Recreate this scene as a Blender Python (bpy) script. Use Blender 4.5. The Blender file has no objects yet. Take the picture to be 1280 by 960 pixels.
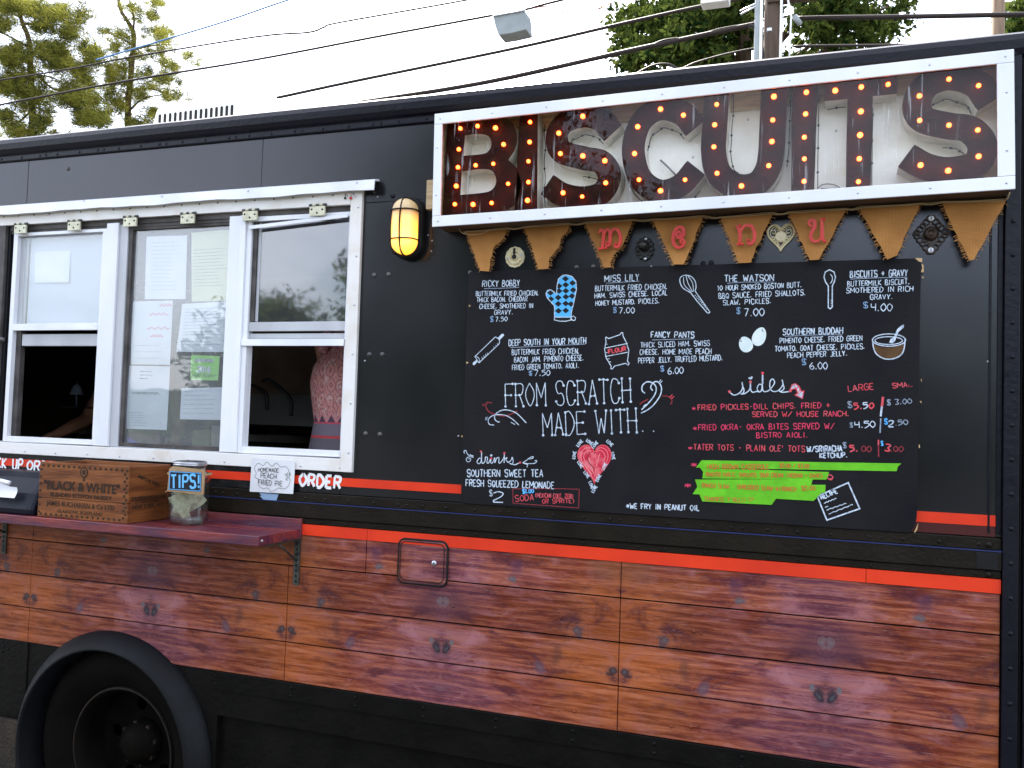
import bpy, bmesh, math, random
import numpy as np
from mathutils import Vector, Matrix
from mathutils.geometry import tessellate_polygon
random.seed(7); rng = np.random.default_rng(7)
PI = math.pi
S = bpy.context.scene
COL = S.collection

# ------------------------------------------------------------------ camera
# world: truck side is the plane y = 0, x to the right along it, z up; the camera stands at y = -2.6
CY, CZ, F = 2.6, 1.65, 1103.7
yaw, pitch, roll = -0.34545484, 0.04292315, 0.03141728
fw = Vector((math.sin(yaw)*math.cos(pitch), math.cos(yaw)*math.cos(pitch), math.sin(pitch)))
r0 = Vector((math.cos(yaw), -math.sin(yaw), 0)); u0 = r0.cross(fw)
rt = math.cos(roll)*r0 + math.sin(roll)*u0
up = -math.sin(roll)*r0 + math.cos(roll)*u0
cam = bpy.data.cameras.new('camera'); camo = bpy.data.objects.new('camera', cam); COL.objects.link(camo)
cam.sensor_width = 36; cam.lens = F/1280*36; cam.clip_start = 0.05; cam.clip_end = 2000
M = Matrix((rt, up, -fw)).transposed().to_4x4(); M.translation = Vector((0, -CY, CZ))
camo.matrix_world = M
S.camera = camo
# ------------------------------------------------------------------ sky, sun, exposure
SUN_EL, SUN_AZ = math.radians(48), math.radians(-28)      # sun behind the truck, a little to the left
wd = bpy.data.worlds.new('World'); S.world = wd; wd.use_nodes = True
nt = wd.node_tree; nt.nodes.clear()
wo = nt.nodes.new('ShaderNodeOutputWorld'); bg = nt.nodes.new('ShaderNodeBackground')
sk = nt.nodes.new('ShaderNodeTexSky'); sk.sky_type = 'NISHITA'; sk.sun_disc = False
sk.sun_elevation = SUN_EL; sk.sun_rotation = SUN_AZ; sk.dust_density = 2.0
tc = nt.nodes.new('ShaderNodeTexCoord'); mp = nt.nodes.new('ShaderNodeMapping'); mp.inputs['Scale'].default_value = (1, 1, 2.4)
nz = nt.nodes.new('ShaderNodeTexNoise'); nz.inputs['Scale'].default_value = 2.2; nz.inputs['Detail'].default_value = 7; nz.inputs['Roughness'].default_value = .62
cr = nt.nodes.new('ShaderNodeValToRGB'); cr.color_ramp.elements[0].position = .34; cr.color_ramp.elements[1].position = .62
mx = nt.nodes.new('ShaderNodeMix'); mx.data_type = 'RGBA'; mx.inputs['B'].default_value = (13.6, 13.7, 14.6, 1)
sc_ = nt.nodes.new('ShaderNodeMath'); sc_.operation = 'MULTIPLY'; sc_.inputs[1].default_value = .42
L = nt.links.new
L(tc.outputs['Generated'], mp.inputs['Vector']); L(mp.outputs[0], nz.inputs['Vector']); L(nz.outputs['Fac'], cr.inputs['Fac'])
L(cr.outputs['Color'], sc_.inputs[0]); L(sc_.outputs[0], mx.inputs['Factor']); L(sk.outputs['Color'], mx.inputs['A'])
L(mx.outputs['Result'], bg.inputs['Color']); bg.inputs['Strength'].default_value = 0.1
L(bg.outputs[0], wo.inputs['Surface'])
sl = bpy.data.lights.new('sun', 'SUN'); sl.energy = 4.0; sl.angle = math.radians(.5); sl.color = (1, .94, .84)
so = bpy.data.objects.new('sun', sl); COL.objects.link(so)
sd = Vector((math.sin(SUN_AZ)*math.cos(SUN_EL), math.cos(SUN_AZ)*math.cos(SUN_EL), math.sin(SUN_EL)))
so.rotation_euler = sd.to_track_quat('Z', 'Y').to_euler(); so.location = sd*30
S.view_settings.view_transform = 'Standard'; S.view_settings.look = 'None'
S.view_settings.exposure = 2.22; S.view_settings.gamma = 1
S.cycles.use_denoising = True
S.cycles.max_bounces = 10; S.cycles.transparent_max_bounces = 24; S.cycles.sample_clamp_indirect = 6
S.cycles.caustics_reflective = False; S.cycles.caustics_refractive = False

# ------------------------------------------------------------------ measuring: photo point -> point on the plane y = -out
def at3(px, py, y):
    d = fw*F + rt*(px-640) - up*(py-480)
    t = (y+CY)/d.y
    return Vector((0, -CY, CZ)) + d*t
def w(px, py, out=0.0):
    p = at3(px, py, -out); return (p.x, p.z)
# ------------------------------------------------------------------ materials
def rgb(c): return (c[0], c[1], c[2], 1)
MATS = {}
def mat(name, c, rough=.5, metal=0, c2=None, scale=8, detail=4, bump=0, bscale=None, stretch=(1, 1, 1), spec=None, coat=0, emit=None, es=0, trans=0, lo=.35, hi=.65, sss=0):
    m = bpy.data.materials.new(name); m.use_nodes = True; n = m.node_tree.nodes; l = m.node_tree.links.new
    b = n['Principled BSDF']; b.inputs['Base Color'].default_value = rgb(c); b.inputs['Roughness'].default_value = rough
    b.inputs['Metallic'].default_value = metal; b.inputs['Coat Weight'].default_value = coat
    if spec is None and rough >= .45: spec = .22
    if spec is not None: b.inputs['Specular IOR Level'].default_value = spec
    if emit: b.inputs['Emission Color'].default_value = rgb(emit); b.inputs['Emission Strength'].default_value = es
    if trans: b.inputs['Transmission Weight'].default_value = trans
    t = n.new('ShaderNodeTexCoord'); mpn = n.new('ShaderNodeMapping'); mpn.inputs['Scale'].default_value = stretch; l(t.outputs['Object'], mpn.inputs['Vector'])
    if c2 is not None:
        z = n.new('ShaderNodeTexNoise'); z.inputs['Scale'].default_value = scale; z.inputs['Detail'].default_value = detail; l(mpn.outputs[0], z.inputs['Vector'])
        r = n.new('ShaderNodeValToRGB'); r.color_ramp.elements[0].position = lo; r.color_ramp.elements[1].position = hi
        r.color_ramp.elements[0].color = rgb(c); r.color_ramp.elements[1].color = rgb(c2)
        l(z.outputs['Fac'], r.inputs['Fac']); l(r.outputs['Color'], b.inputs['Base Color'])
        mr = n.new('ShaderNodeMapRange'); mr.inputs['To Min'].default_value = max(0, rough-.08); mr.inputs['To Max'].default_value = min(1, rough+.1)
        l(z.outputs['Fac'], mr.inputs['Value']); l(mr.outputs[0], b.inputs['Roughness'])
    if bump:
        z2 = n.new('ShaderNodeTexNoise'); z2.inputs['Scale'].default_value = bscale or scale*3; z2.inputs['Detail'].default_value = 5; l(mpn.outputs[0], z2.inputs['Vector'])
        bp = n.new('ShaderNodeBump'); bp.inputs['Strength'].default_value = bump; bp.inputs['Distance'].default_value = .01
        l(z2.outputs['Fac'], bp.inputs['Height']); l(bp.outputs[0], b.inputs['Normal'])
    MATS[name] = m; return m

def body_paint():
    m = mat('body_paint', (.0072, .0072, .0092), .20, c2=(.011, .0105, .0115), scale=3, spec=.52)
    n = m.node_tree.nodes; l = m.node_tree.links.new; b = n['Principled BSDF']
    b.inputs['Specular Tint'].default_value = (.90, .92, 1.0, 1)  # cool tint in the sheen stands in for a bluer sky reflection
    t = n['Texture Coordinate']
    z = n.new('ShaderNodeTexNoise'); z.inputs['Scale'].default_value = 1.6; z.inputs['Detail'].default_value = 1; l(t.outputs['Object'], z.inputs['Vector'])
    z2 = n.new('ShaderNodeTexNoise'); z2.inputs['Scale'].default_value = 420; z2.inputs['Detail'].default_value = 2; l(t.outputs['Object'], z2.inputs['Vector'])
    b1 = n.new('ShaderNodeBump'); b1.inputs['Strength'].default_value = .35; b1.inputs['Distance'].default_value = .02; l(z.outputs['Fac'], b1.inputs['Height'])
    b2 = n.new('ShaderNodeBump'); b2.inputs['Strength'].default_value = .12; b2.inputs['Distance'].default_value = .001; l(z2.outputs['Fac'], b2.inputs['Height'])
    l(b1.outputs[0], b2.inputs['Normal']); l(b2.outputs[0], b.inputs['Normal'])
    return m
PAINT = body_paint()
TRIMP = mat('trim_black_paint', (.003, .0035, .008), .36, c2=(.005, .005, .010), scale=14, spec=.22, bump=.15, bscale=60)
BEAM = mat('rub_rail_black', (.008, .006, .004), .36, c2=(.014, .010, .006), scale=9, spec=.18, bump=.2, bscale=90)
SKIRT = mat('skirt_black', (.0028, .0024, .0019), .5, c2=(.0055, .0047, .0038), scale=7, spec=.12, bump=.25, bscale=50)
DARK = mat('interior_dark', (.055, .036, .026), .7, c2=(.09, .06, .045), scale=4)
REDST = mat('red_stripe', (.80, .050, .014), .4, c2=(.66, .036, .011), scale=6, spec=.25)
WHITE = mat('white_aluminium', (.84, .85, .87), .38, c2=(.72, .73, .76), scale=5, stretch=(1, 1, .3), bump=.08, bscale=40)
WHITE2 = mat('aged_white_trim', (.80, .78, .74), .45, c2=(.66, .58, .47), scale=9, lo=.5, hi=.8, bump=.1, bscale=50)
SASH = mat('grey_sash', (.52, .53, .55), .4, c2=(.42, .43, .45), scale=9, stretch=(1, 1, .2))
SASHD = mat('dark_track', (.10, .09, .085), .5, c2=(.045, .04, .037), scale=12)
CREAMH = mat('cream_hinge', (.66, .64, .47), .4, metal=.1, c2=(.52, .50, .36), scale=60)
STEEL = mat('screw_steel', (.55, .56, .6), .3, metal=.9)
STEELD = mat('dark_steel', (.06, .06, .065), .35, metal=.6, c2=(.12, .11, .1), scale=30)
BLACK = mat('matte_black', (.006, .006, .0065), .6, c2=(.011, .010, .010), scale=20)
RUBBER = mat('tyre_rubber', (.0026, .0022, .0017), .85, c2=(.0055, .0042, .0033), scale=6, spec=.05, bump=.2, bscale=60)
FENDER = mat('fender_plastic', (.0065, .007, .0085), .6, c2=(.004, .004, .0045), scale=5, spec=.2, bump=.15, bscale=150)
RIMM = mat('dusty_rim', (.0024, .002, .0014), .7, c2=(.0062, .0048, .0034), scale=9, spec=.05, bump=.2, bscale=40)
RIMB = mat('worn_rim_edge', (.018, .011, .007), .6, c2=(.006, .005, .004), scale=30)
RUST = mat('letter_rust_brown', (.034, .0055, .003), .55, spec=.08, c2=(.012, .0025, .0015), scale=16, bump=.25, bscale=40)
RET = mat('letter_return_metal', (.70, .68, .60), .45, metal=.0, c2=(.48, .45, .37), scale=18, bump=.15)
BACKP = mat('sign_back_panel', (.97, .95, .88), .55, c2=(.66, .58, .42), scale=5, lo=.45, hi=.85, bump=.1, bscale=30)
WOODR = mat('pale_raw_wood', (.58, .46, .28), .6, c2=(.42, .30, .17), scale=8, stretch=(1, 1, 12))
THREAD = mat('burlap_thread', (.55, .27, .09), .9)
BURLAP = None
REDW = mat('red_painted_wood', (.62, .03, .02), .4, c2=(.5, .02, .015), scale=30)
DOLLAR = mat('chalk_marker_dull_blue', (.16, .30, .52), .8, c2=(.30, .42, .58), scale=120)
BOARD = mat('chalkboard_paint', (.0046, .0045, .0066), .6, c2=(.013, .0115, .0125), scale=3.2, detail=8, bump=.12, bscale=120, spec=.16)
CHALK = mat('chalk_marker_white', (.62, .70, .78), .8, c2=(.28, .36, .46), scale=150, lo=.42, hi=.72)
CHALKG = mat('chalk_marker_faded', (.20, .25, .33), .8, c2=(.36, .42, .5), scale=90)
CHALKB = mat('chalk_marker_blue', (.10, .42, .85), .8, c2=(.14, .5, .9), scale=60)
CHALKR = mat('chalk_marker_red', (.72, .06, .08), .8, c2=(.62, .12, .14), scale=90)
CHALKP = mat('chalk_marker_pink', (.78, .06, .14), .8, c2=(.60, .05, .10), scale=90)
CHALKD = mat('chalk_marker_dim_red', (.34, .04, .05), .8, c2=(.18, .03, .035), scale=120)
HEARTM = mat('heart_red', (.62, .02, .05), .8, c2=(.75, .14, .17), scale=45, lo=.45, hi=.6)
BROWNB = mat('bowl_brown', (.12, .065, .025), .8, c2=(.09, .045, .02), scale=30)
GREENT = mat('green_masking_tape', (.16, .58, .02), .6, c2=(.12, .46, .015), scale=25, bump=.1, bscale=200)
ORINK = mat('orange_marker_ink', (.60, .17, .04), .8)
PAPER = mat('paper_white', (.74, .75, .75), .7, c2=(.66, .67, .69), scale=6)
PAPERY = mat('paper_cream', (.66, .65, .36), .7, c2=(.58, .58, .32), scale=6)
PAPERG = mat('permit_green', (.32, .70, .14), .6)
INK = mat('ink_grey', (.10, .11, .13), .8)
INKL = mat('ink_faint', (.28, .32, .40), .8)
INKB = mat('ink_black', (.02, .02, .02), .8)
PENW = mat('lettering_white', (.85, .85, .85), .4)
SHELFM = mat('shelf_stain', (.24, .040, .034), .28, c2=(.075, .020, .045), scale=4.5, detail=9, stretch=(1, 6, 6), bump=.2, bscale=20, lo=.36, hi=.62)
CRATE = mat('crate_wood', (.24, .080, .022), .55, c2=(.12, .036, .011), scale=7, stretch=(1, 1, 9), bump=.25, bscale=25)
CRATEI = mat('crate_ink', (.035, .02, .012), .7)
BRK = mat('dull_bracket_steel', (.10, .105, .09), .45, metal=.5, c2=(.04, .04, .035), scale=40)
GALV = mat('galvanised', (.30, .31, .31), .4, metal=.6, c2=(.2, .2, .2), scale=30)
ACW = mat('ac_white_plastic', (.82, .82, .80), .45, c2=(.74, .74, .72), scale=8)
IVORY = mat('ivory_ceramic', (.74, .66, .42), .35, c2=(.60, .50, .28), scale=40)
IRON = mat('cast_iron_black', (.012, .011, .011), .4, metal=.2, c2=(.03, .026, .024), scale=60)
BRONZE = mat('old_bronze', (.07, .045, .03), .42, metal=.4, c2=(.035, .024, .018), scale=60)
CABLE = mat('cable_black', (.03, .022, .02), .6)
CABLEO = mat('cable_tan', (.35, .12, .08), .6)
CABLEB = mat('cable_blue', (.10, .22, .42), .6)
POLEW = mat('pole_wood', (.11, .075, .055), .8, c2=(.06, .04, .03), scale=5, stretch=(6, 6, .4), bump=.4)
BARK = mat('bark', (.13, .085, .055), .85, c2=(.07, .045, .03), scale=4, stretch=(4, 4, .6), bump=.5)
LAMPG = mat('lamp_housing_grey', (.30, .33, .33), .45, c2=(.24, .27, .27), scale=4)
SKIN = mat('skin', (.48, .24, .15), .5, c2=(.42, .20, .12), scale=12)
HAIR = mat('hair_dark', (.02, .012, .008), .5)
JEANS = mat('trousers_dark', (.02, .022, .03), .8)
SHIRT = mat('shirt_dark_red', (.09, .02, .02), .8)
WHITEC = mat('eye_white', (.7, .7, .7), .4)
OLIVE = mat('olive_plastic', (.24, .23, .09), .4)
BLUEC = mat('blue_cloth', (.06, .10, .4), .7)
NAPKIN = mat('napkin', (.8, .8, .82), .8)
JUTE = mat('jute_string', (.45, .33, .18), .9)
MILKY = mat('milky_white', (.58, .61, .68), .6, c2=(.52, .55, .62), scale=3)
BILL = mat('banknote', (.74, .67, .50), .7, c2=(.46, .40, .28), scale=60)
CARD = mat('cardboard', (.40, .27, .15), .8, c2=(.32, .2, .1), scale=20)
BTAPE = mat('blue_tape', (.28, .40, .55), .5)
ASPH = mat('asphalt', (.05, .05, .05), .85, c2=(.07, .068, .065), scale=3, bump=.4, bscale=80)
MUD = mat('mudflap_rubber', (.05, .036, .024), .8, c2=(.025, .02, .016), scale=12, bump=.6, bscale=90)

def glass(name, tint=(1, 1, 1), ior=1.5, rough=0.0, extra=0.0, haze=0.0, scratches=False, mult=1.0):
    m = bpy.data.materials.new(name); m.use_nodes = True; n = m.node_tree.nodes; l = m.node_tree.links.new; n.clear()
    o = n.new('ShaderNodeOutputMaterial'); t = n.new('ShaderNodeBsdfTransparent'); t.inputs[0].default_value = rgb(tint)
    g = n.new('ShaderNodeBsdfGlossy'); g.inputs['Roughness'].default_value = rough; g.inputs['Color'].default_value = (1, 1, 1, 1)
    f = n.new('ShaderNodeFresnel')
    gm = n.new('ShaderNodeNewGeometry'); io = n.new('ShaderNodeMapRange'); io.inputs['To Min'].default_value = ior; io.inputs['To Max'].default_value = 1/ior   # same mirror strength on both faces of the sheet
    l(gm.outputs['Backfacing'], io.inputs['Value']); l(io.outputs[0], f.inputs['IOR'])
    a = n.new('ShaderNodeMath'); a.operation = 'MULTIPLY_ADD'; a.inputs[1].default_value = mult; a.inputs[2].default_value = extra; l(f.outputs[0], a.inputs[0])
    x = n.new('ShaderNodeMixShader'); l(a.outputs[0], x.inputs[0]); l(t.outputs[0], x.inputs[1]); l(g.outputs[0], x.inputs[2])
    d = n.new('ShaderNodeBsdfDiffuse'); d.inputs[0].default_value = (.8, .82, .85, 1)
    y = n.new('ShaderNodeMixShader'); y.inputs[0].default_value = haze
    tcn = n.new('ShaderNodeTexCoord')
    z = n.new('ShaderNodeTexNoise'); z.inputs['Scale'].default_value = 3.0; z.inputs['Detail'].default_value = 2; l(tcn.outputs['Object'], z.inputs['Vector'])
    bp = n.new('ShaderNodeBump'); bp.inputs['Strength'].default_value = .25; bp.inputs['Distance'].default_value = .004
    l(z.outputs['Fac'], bp.inputs['Height']); l(bp.outputs[0], g.inputs['Normal'])
    if scratches:
        mpn = n.new('ShaderNodeMapping'); mpn.inputs['Rotation'].default_value = (0, .6, 0); mpn.inputs['Scale'].default_value = (90, 1, 5); l(tcn.outputs['Object'], mpn.inputs['Vector'])
        s2 = n.new('ShaderNodeTexNoise'); s2.inputs['Scale'].default_value = 1.4; s2.inputs['Detail'].default_value = 3; l(mpn.outputs[0], s2.inputs['Vector'])
        rr = n.new('ShaderNodeMapRange'); rr.inputs['From Min'].default_value = .60; rr.inputs['From Max'].default_value = .74; rr.inputs['To Min'].default_value = haze; rr.inputs['To Max'].default_value = .30; l(s2.outputs['Fac'], rr.inputs['Value'])
        s3 = n.new('ShaderNodeTexNoise'); s3.inputs['Scale'].default_value = 3.5; l(tcn.outputs['Object'], s3.inputs['Vector'])
        r3 = n.new('ShaderNodeMapRange'); r3.inputs['From Min'].default_value = .48; r3.inputs['From Max'].default_value = .62; l(s3.outputs['Fac'], r3.inputs['Value'])
        mm = n.new('ShaderNodeMath'); mm.operation = 'MULTIPLY'; l(rr.outputs[0], mm.inputs[0]); l(r3.outputs[0], mm.inputs[1]); l(mm.outputs[0], y.inputs[0])
    l(x.outputs[0], y.inputs[1]); l(d.outputs[0], y.inputs[2]); l(y.outputs[0], o.inputs['Surface'])
    MATS[name] = m; return m
ACRYL = glass('sign_acrylic', ior=1.45, extra=.0, scratches=True, mult=.30)
PANE = glass('window_glass', tint=(.93, .95, .96), ior=1.52, extra=.02, haze=.012)
PANE_VEIL = glass('window_glass_dark_veil', tint=(.36, .38, .42), ior=1.7, extra=.06, haze=.035, rough=.03)  # dark tint; pale veil and boosted mirror imitate the cloudy sky reflection
PANE_SKY = glass('window_glass_sky_veil', tint=(.93, .95, .97), ior=1.52, extra=.03, haze=.085, rough=.02)  # pale diffuse veil stands in for sky reflected between the papers
JARG = glass('jar_glass', tint=(.88, .92, .90), ior=1.5, extra=.03)

def wood_print():
    m = bpy.data.materials.new('printed_wood'); m.use_nodes = True; n = m.node_tree.nodes; l = m.node_tree.links.new
    b = n['Principled BSDF']
    def N(t, **k):
        q = n.new(t)
        for a, v in k.items(): setattr(q, a, v)
        return q
    def mth(op, a, bb=None, c=None, clamp=False):
        q = N('ShaderNodeMath', operation=op, use_clamp=clamp)
        for i, v in enumerate((a, bb, c)):
            if v is None: continue
            if isinstance(v, (int, float)): q.inputs[i].default_value = v
            else: l(v, q.inputs[i])
        return q.outputs[0]
    t = N('ShaderNodeTexCoord'); sp = N('ShaderNodeSeparateXYZ'); l(t.outputs['Object'], sp.inputs[0])
    HL = .5725
    sh = mth('ADD', sp.outputs['X'], 2.86 + 1.145*4)
    u = mth('PINGPONG', sh, HL); z = sp.outputs['Z']
    cv = N('ShaderNodeCombineXYZ'); l(u, cv.inputs[0]); l(z, cv.inputs[2])
    un = mth('DIVIDE', u, HL)
    def noise(sc, det, vec, rough=.55, dist=0):
        q = N('ShaderNodeTexNoise'); q.inputs['Scale'].default_value = sc; q.inputs['Detail'].default_value = det; q.inputs['Roughness'].default_value = rough; q.inputs['Distortion'].default_value = dist; l(vec, q.inputs['Vector']); return q.outputs['Fac']
    def mapv(s, loc=(0, 0, 0)):
        q = N('ShaderNodeMapping'); q.inputs['Scale'].default_value = s; q.inputs['Location'].default_value = loc; l(cv.outputs[0], q.inputs['Vector']); return q.outputs[0]
    big = noise(3.2, 4, mapv((1, 1, 2.2)), .6)
    blot = noise(7, 6, mapv((1, 1, 2.5), (3, 0, 1)), .65, .6)
    grain = noise(5, 10, mapv((.9, 1, 17), (0, 0, 3)), .72, .25)
    fine = noise(22, 6, mapv((.7, 1, 30), (7, 0, 3)), .75); scuff = noise(30, 5, mapv((.5, 1, 9), (2, 0, 5)), .8)
    xsh = N('ShaderNodeMapping'); xsh.inputs['Scale'].default_value = (1, 1, 2.5); l(t.outputs['Object'], xsh.inputs['Vector']); free = noise(2.3, 4, xsh.outputs[0], .6)   # unmirrored fading of the print
    fac = mth('ADD', mth('MULTIPLY', un, .80), mth('MULTIPLY', mth('SUBTRACT', big, .5), 1.1)); fac = mth('ADD', fac, mth('MULTIPLY', mth('SUBTRACT', free, .5), .9))
    cr = N('ShaderNodeValToRGB'); e = cr.color_ramp.elements
    e[0].position = 0; e[0].color = (.30, .078, .016, 1); e[1].position = 1.0; e[1].color = (.080, .018, .034, 1)
    for p, c in ((.2, (.205, .054, .017, 1)), (.40, (.15, .026, .010, 1)), (.55, (.20, .054, .042, 1)), (.72, (.135, .040, .058, 1))):
        q = e.new(p); q.color = c
    l(fac, cr.inputs['Fac'])
    def mix(f, A, B, bt='MIX'):
        q = N('ShaderNodeMix', data_type='RGBA', blend_type=bt)
        if isinstance(f, (int, float)): q.inputs['Factor'].default_value = f
        else: l(f, q.inputs['Factor'])
        for k, v in (('A', A), ('B', B)):
            if isinstance(v, tuple): q.inputs[k].default_value = v
            else: l(v, q.inputs[k])
        return q.outputs['Result']
    def rng_(v, a, b_, c=0., d=1.):
        q = N('ShaderNodeMapRange'); q.inputs['From Min'].default_value = a; q.inputs['From Max'].default_value = b_; q.inputs['To Min'].default_value = c; q.inputs['To Max'].default_value = d; l(v, q.inputs['Value']); return q.outputs[0]
    col = cr.outputs['Color']
    col = mix(rng_(grain, .46, .70, 0, .8), col, (.47, .17, .085, 1))
    col = mix(rng_(grain, .50, .33, 0, .62), col, (.060, .012, .008, 1))
    col = mix(rng_(blot, .52, .68, 0, .85), col, (.050, .011, .022, 1))
    col = mix(mth('MULTIPLY', rng_(blot, .47, .30, 0, .75), rng_(un, .0, .7, .25, 1.)), col, (.35, .155, .16, 1))
    rowt = N('ShaderNodeValToRGB'); rowt.color_ramp.interpolation = 'CONSTANT'; q = rowt.color_ramp.elements; q[0].position = 0; q[0].color = (.98, .90, .92, 1); q[1].position = .26; q[1].color = (1.16, 1.10, 1.14, 1)
    for p_, c_ in ((.51, (.82, .74, .78, 1)), (.775, (1.0, .95, .98, 1))):
        z_ = q.new(p_); z_.color = c_
    l(rng_(z, .754, 1.246), rowt.inputs['Fac']); col = mix(1.0, col, rowt.outputs['Color'], 'MULTIPLY')
    col = mix(rng_(fine, .56, .80, 0, .5), col, (.05, .012, .008, 1))
    col = mix(rng_(scuff, .56, .72, 0, .6), col, (.44, .25, .23, 1)); col = mix(mth('MULTIPLY', rng_(scuff, .40, .28, 0, .8), .6), col, (.03, .010, .010, 1))
    # printed knots (mirrored by the ping-pong): u, z, half width, half height, depth of the mark
    wob = noise(22, 4, cv.outputs[0], .6); wob2 = noise(22, 4, mapv((1, 1, 1), (5, 0, 9)), .6)
    ku = mth('ADD', u, mth('MULTIPLY', mth('SUBTRACT', wob, .5), .05)); kz = mth('ADD', z, mth('MULTIPLY', mth('SUBTRACT', wob2, .5), .05))
    def knot(cu, cz, ru, rz, s, c=(.022, .018, .026, 1), ring=True):
        nonlocal col
        dx = mth('DIVIDE', mth('SUBTRACT', ku, cu), ru); dz = mth('DIVIDE', mth('SUBTRACT', kz, cz), rz)
        d = mth('SQRT', mth('ADD', mth('MULTIPLY', dx, dx), mth('MULTIPLY', dz, dz)))
        if ring:
            rg = mth('MULTIPLY', rng_(d, 3.2, 1.2), mth('ADD', mth('MULTIPLY', mth('SINE', mth('MULTIPLY', d, 9)), .5), .3))
            col = mix(mth('MULTIPLY', rg, .20*s, clamp=True), col, (.30, .18, .19, 1))
        col = mix(mth('MULTIPLY', rng_(d, 1.15, .55), s), col, c)
        col = mix(mth('MULTIPLY', rng_(d, .5, .2), (.4*s if ring else 0)), col, (.12, .13, .14, 1))
    knot(.5725-.018, .930, .018, .022, .95, (.022, .02, .028, 1)); knot(.5725-.036, .952, .009, .013, .8, (.12, .13, .14, 1))
    knot(.022, .922, .022, .013, .9); knot(.245, .905, .020, .020, .6, (.10, .06, .09, 1)); knot(.19, .955, .02, .03, .5, (.09, .035, .03, 1), False)
    knot(.34, 1.165, .014, .010, .8, (.08, .07, .08, 1)); knot(.33, 1.205, .025, .03, .5, (.08, .03, .06, 1), False)
    knot(.5725, 1.06, .13, .055, .62, (.050, .018, .034, 1), False); knot(.5725-.012, 1.075, .012, .020, .5, (.15, .12, .12, 1))
    knot(.13, 1.028, .018, .020, .8, (.05, .04, .05, 1)); knot(.5725, .805, .05, .03, .4, (.14, .05, .07, 1)); knot(.04, 1.22, .07, .04, .4, (.07, .03, .02, 1), False)
    tint = mth('MULTIPLY', mth('ADD', mth('MULTIPLY', N('ShaderNodeObjectInfo').outputs['Random'], .30), .98), 1.0)
    q = N('ShaderNodeVectorMath', operation='SCALE'); l(col, q.inputs[0]); l(tint, q.inputs['Scale'])
    l(q.outputs[0], b.inputs['Base Color']); b.inputs['Roughness'].default_value = .34; b.inputs['Specular IOR Level'].default_value = .22
    l(rng_(grain, .3, .7, .26, .46), b.inputs['Roughness'])
    bp = N('ShaderNodeBump'); bp.inputs['Strength'].default_value = .12; bp.inputs['Distance'].default_value = .003; l(grain, bp.inputs['Height']); l(bp.outputs[0], b.inputs['Normal'])
    return m
WOODP = wood_print()

def burlap():
    m = mat('burlap', (.56, .26, .075), .9, c2=(.38, .165, .045), scale=9, lo=.35, hi=.7)
    n = m.node_tree.nodes; l = m.node_tree.links.new; b = n['Principled BSDF']; t = n['Texture Coordinate']
    a = n.new('ShaderNodeTexWave'); a.inputs['Scale'].default_value = 90; a.bands_direction = 'X'; a.inputs['Distortion'].default_value = 1.5
    c = n.new('ShaderNodeTexWave'); c.inputs['Scale'].default_value = 90; c.bands_direction = 'Z'; c.inputs['Distortion'].default_value = 1.5
    l(t.outputs['Object'], a.inputs['Vector']); l(t.outputs['Object'], c.inputs['Vector'])
    s = n.new('ShaderNodeMath'); s.operation = 'MAXIMUM'; l(a.outputs['Fac'], s.inputs[0]); l(c.outputs['Fac'], s.inputs[1])
    bp = n.new('ShaderNodeBump'); bp.inputs['Strength'].default_value = .6; bp.inputs['Distance'].default_value = .002; l(s.outputs[0], bp.inputs['Height']); l(bp.outputs[0], b.inputs['Normal'])
    old = b.inputs['Base Color'].links[0].from_socket
    x = n.new('ShaderNodeMix'); x.data_type = 'RGBA'; x.blend_type = 'MULTIPLY'; x.inputs['Factor'].default_value = .5
    l(old, x.inputs['A']); l(s.outputs[0], x.inputs['B']); l(x.outputs['Result'], b.inputs['Base Color'])
    return m
BURLAP = burlap()

def leafmat(name, ca, cb, tr):
    m = bpy.data.materials.new(name); m.use_nodes = True; n = m.node_tree.nodes; l = m.node_tree.links.new; n.clear()
    o = n.new('ShaderNodeOutputMaterial'); d = n.new('ShaderNodeBsdfDiffuse'); t = n.new('ShaderNodeBsdfTranslucent'); x = n.new('ShaderNodeMixShader'); x.inputs[0].default_value = tr
    tcn = n.new('ShaderNodeTexCoord'); z = n.new('ShaderNodeTexNoise'); z.inputs['Scale'].default_value = 1.7; z.inputs['Detail'].default_value = 3; l(tcn.outputs['Object'], z.inputs['Vector'])
    g = n.new('ShaderNodeNewGeometry'); ad = n.new('ShaderNodeMath'); ad.operation = 'MULTIPLY_ADD'; ad.inputs[1].default_value = .5; l(g.outputs['Random Per Island'], ad.inputs[0]); 
    sb = n.new('ShaderNodeMath'); sb.operation = 'SUBTRACT'; sb.inputs[1].default_value = .25; l(z.outputs['Fac'], sb.inputs[0]); l(sb.outputs[0], ad.inputs[2])
    r = n.new('ShaderNodeValToRGB'); r.color_ramp.elements[0].position = .25; r.color_ramp.elements[1].position = .75; r.color_ramp.elements[0].color = rgb(ca); r.color_ramp.elements[1].color = rgb(cb)
    l(ad.outputs[0], r.inputs['Fac']); l(r.outputs['Color'], d.inputs[0]); l(r.outputs['Color'], t.inputs[0])
    l(d.outputs[0], x.inputs[1]); l(t.outputs[0], x.inputs[2]); l(x.outputs[0], o.inputs['Surface'])
    return m
PINE = leafmat('pine_needles', (.012, .026, .014), (.30, .29, .05), .4)
OAK = leafmat('broad_leaves', (.010, .026, .008), (.105, .135, .028), .35)
BACKL = leafmat('reflected_leaves', (.03, .055, .02), (.10, .14, .04), .25)

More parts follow.
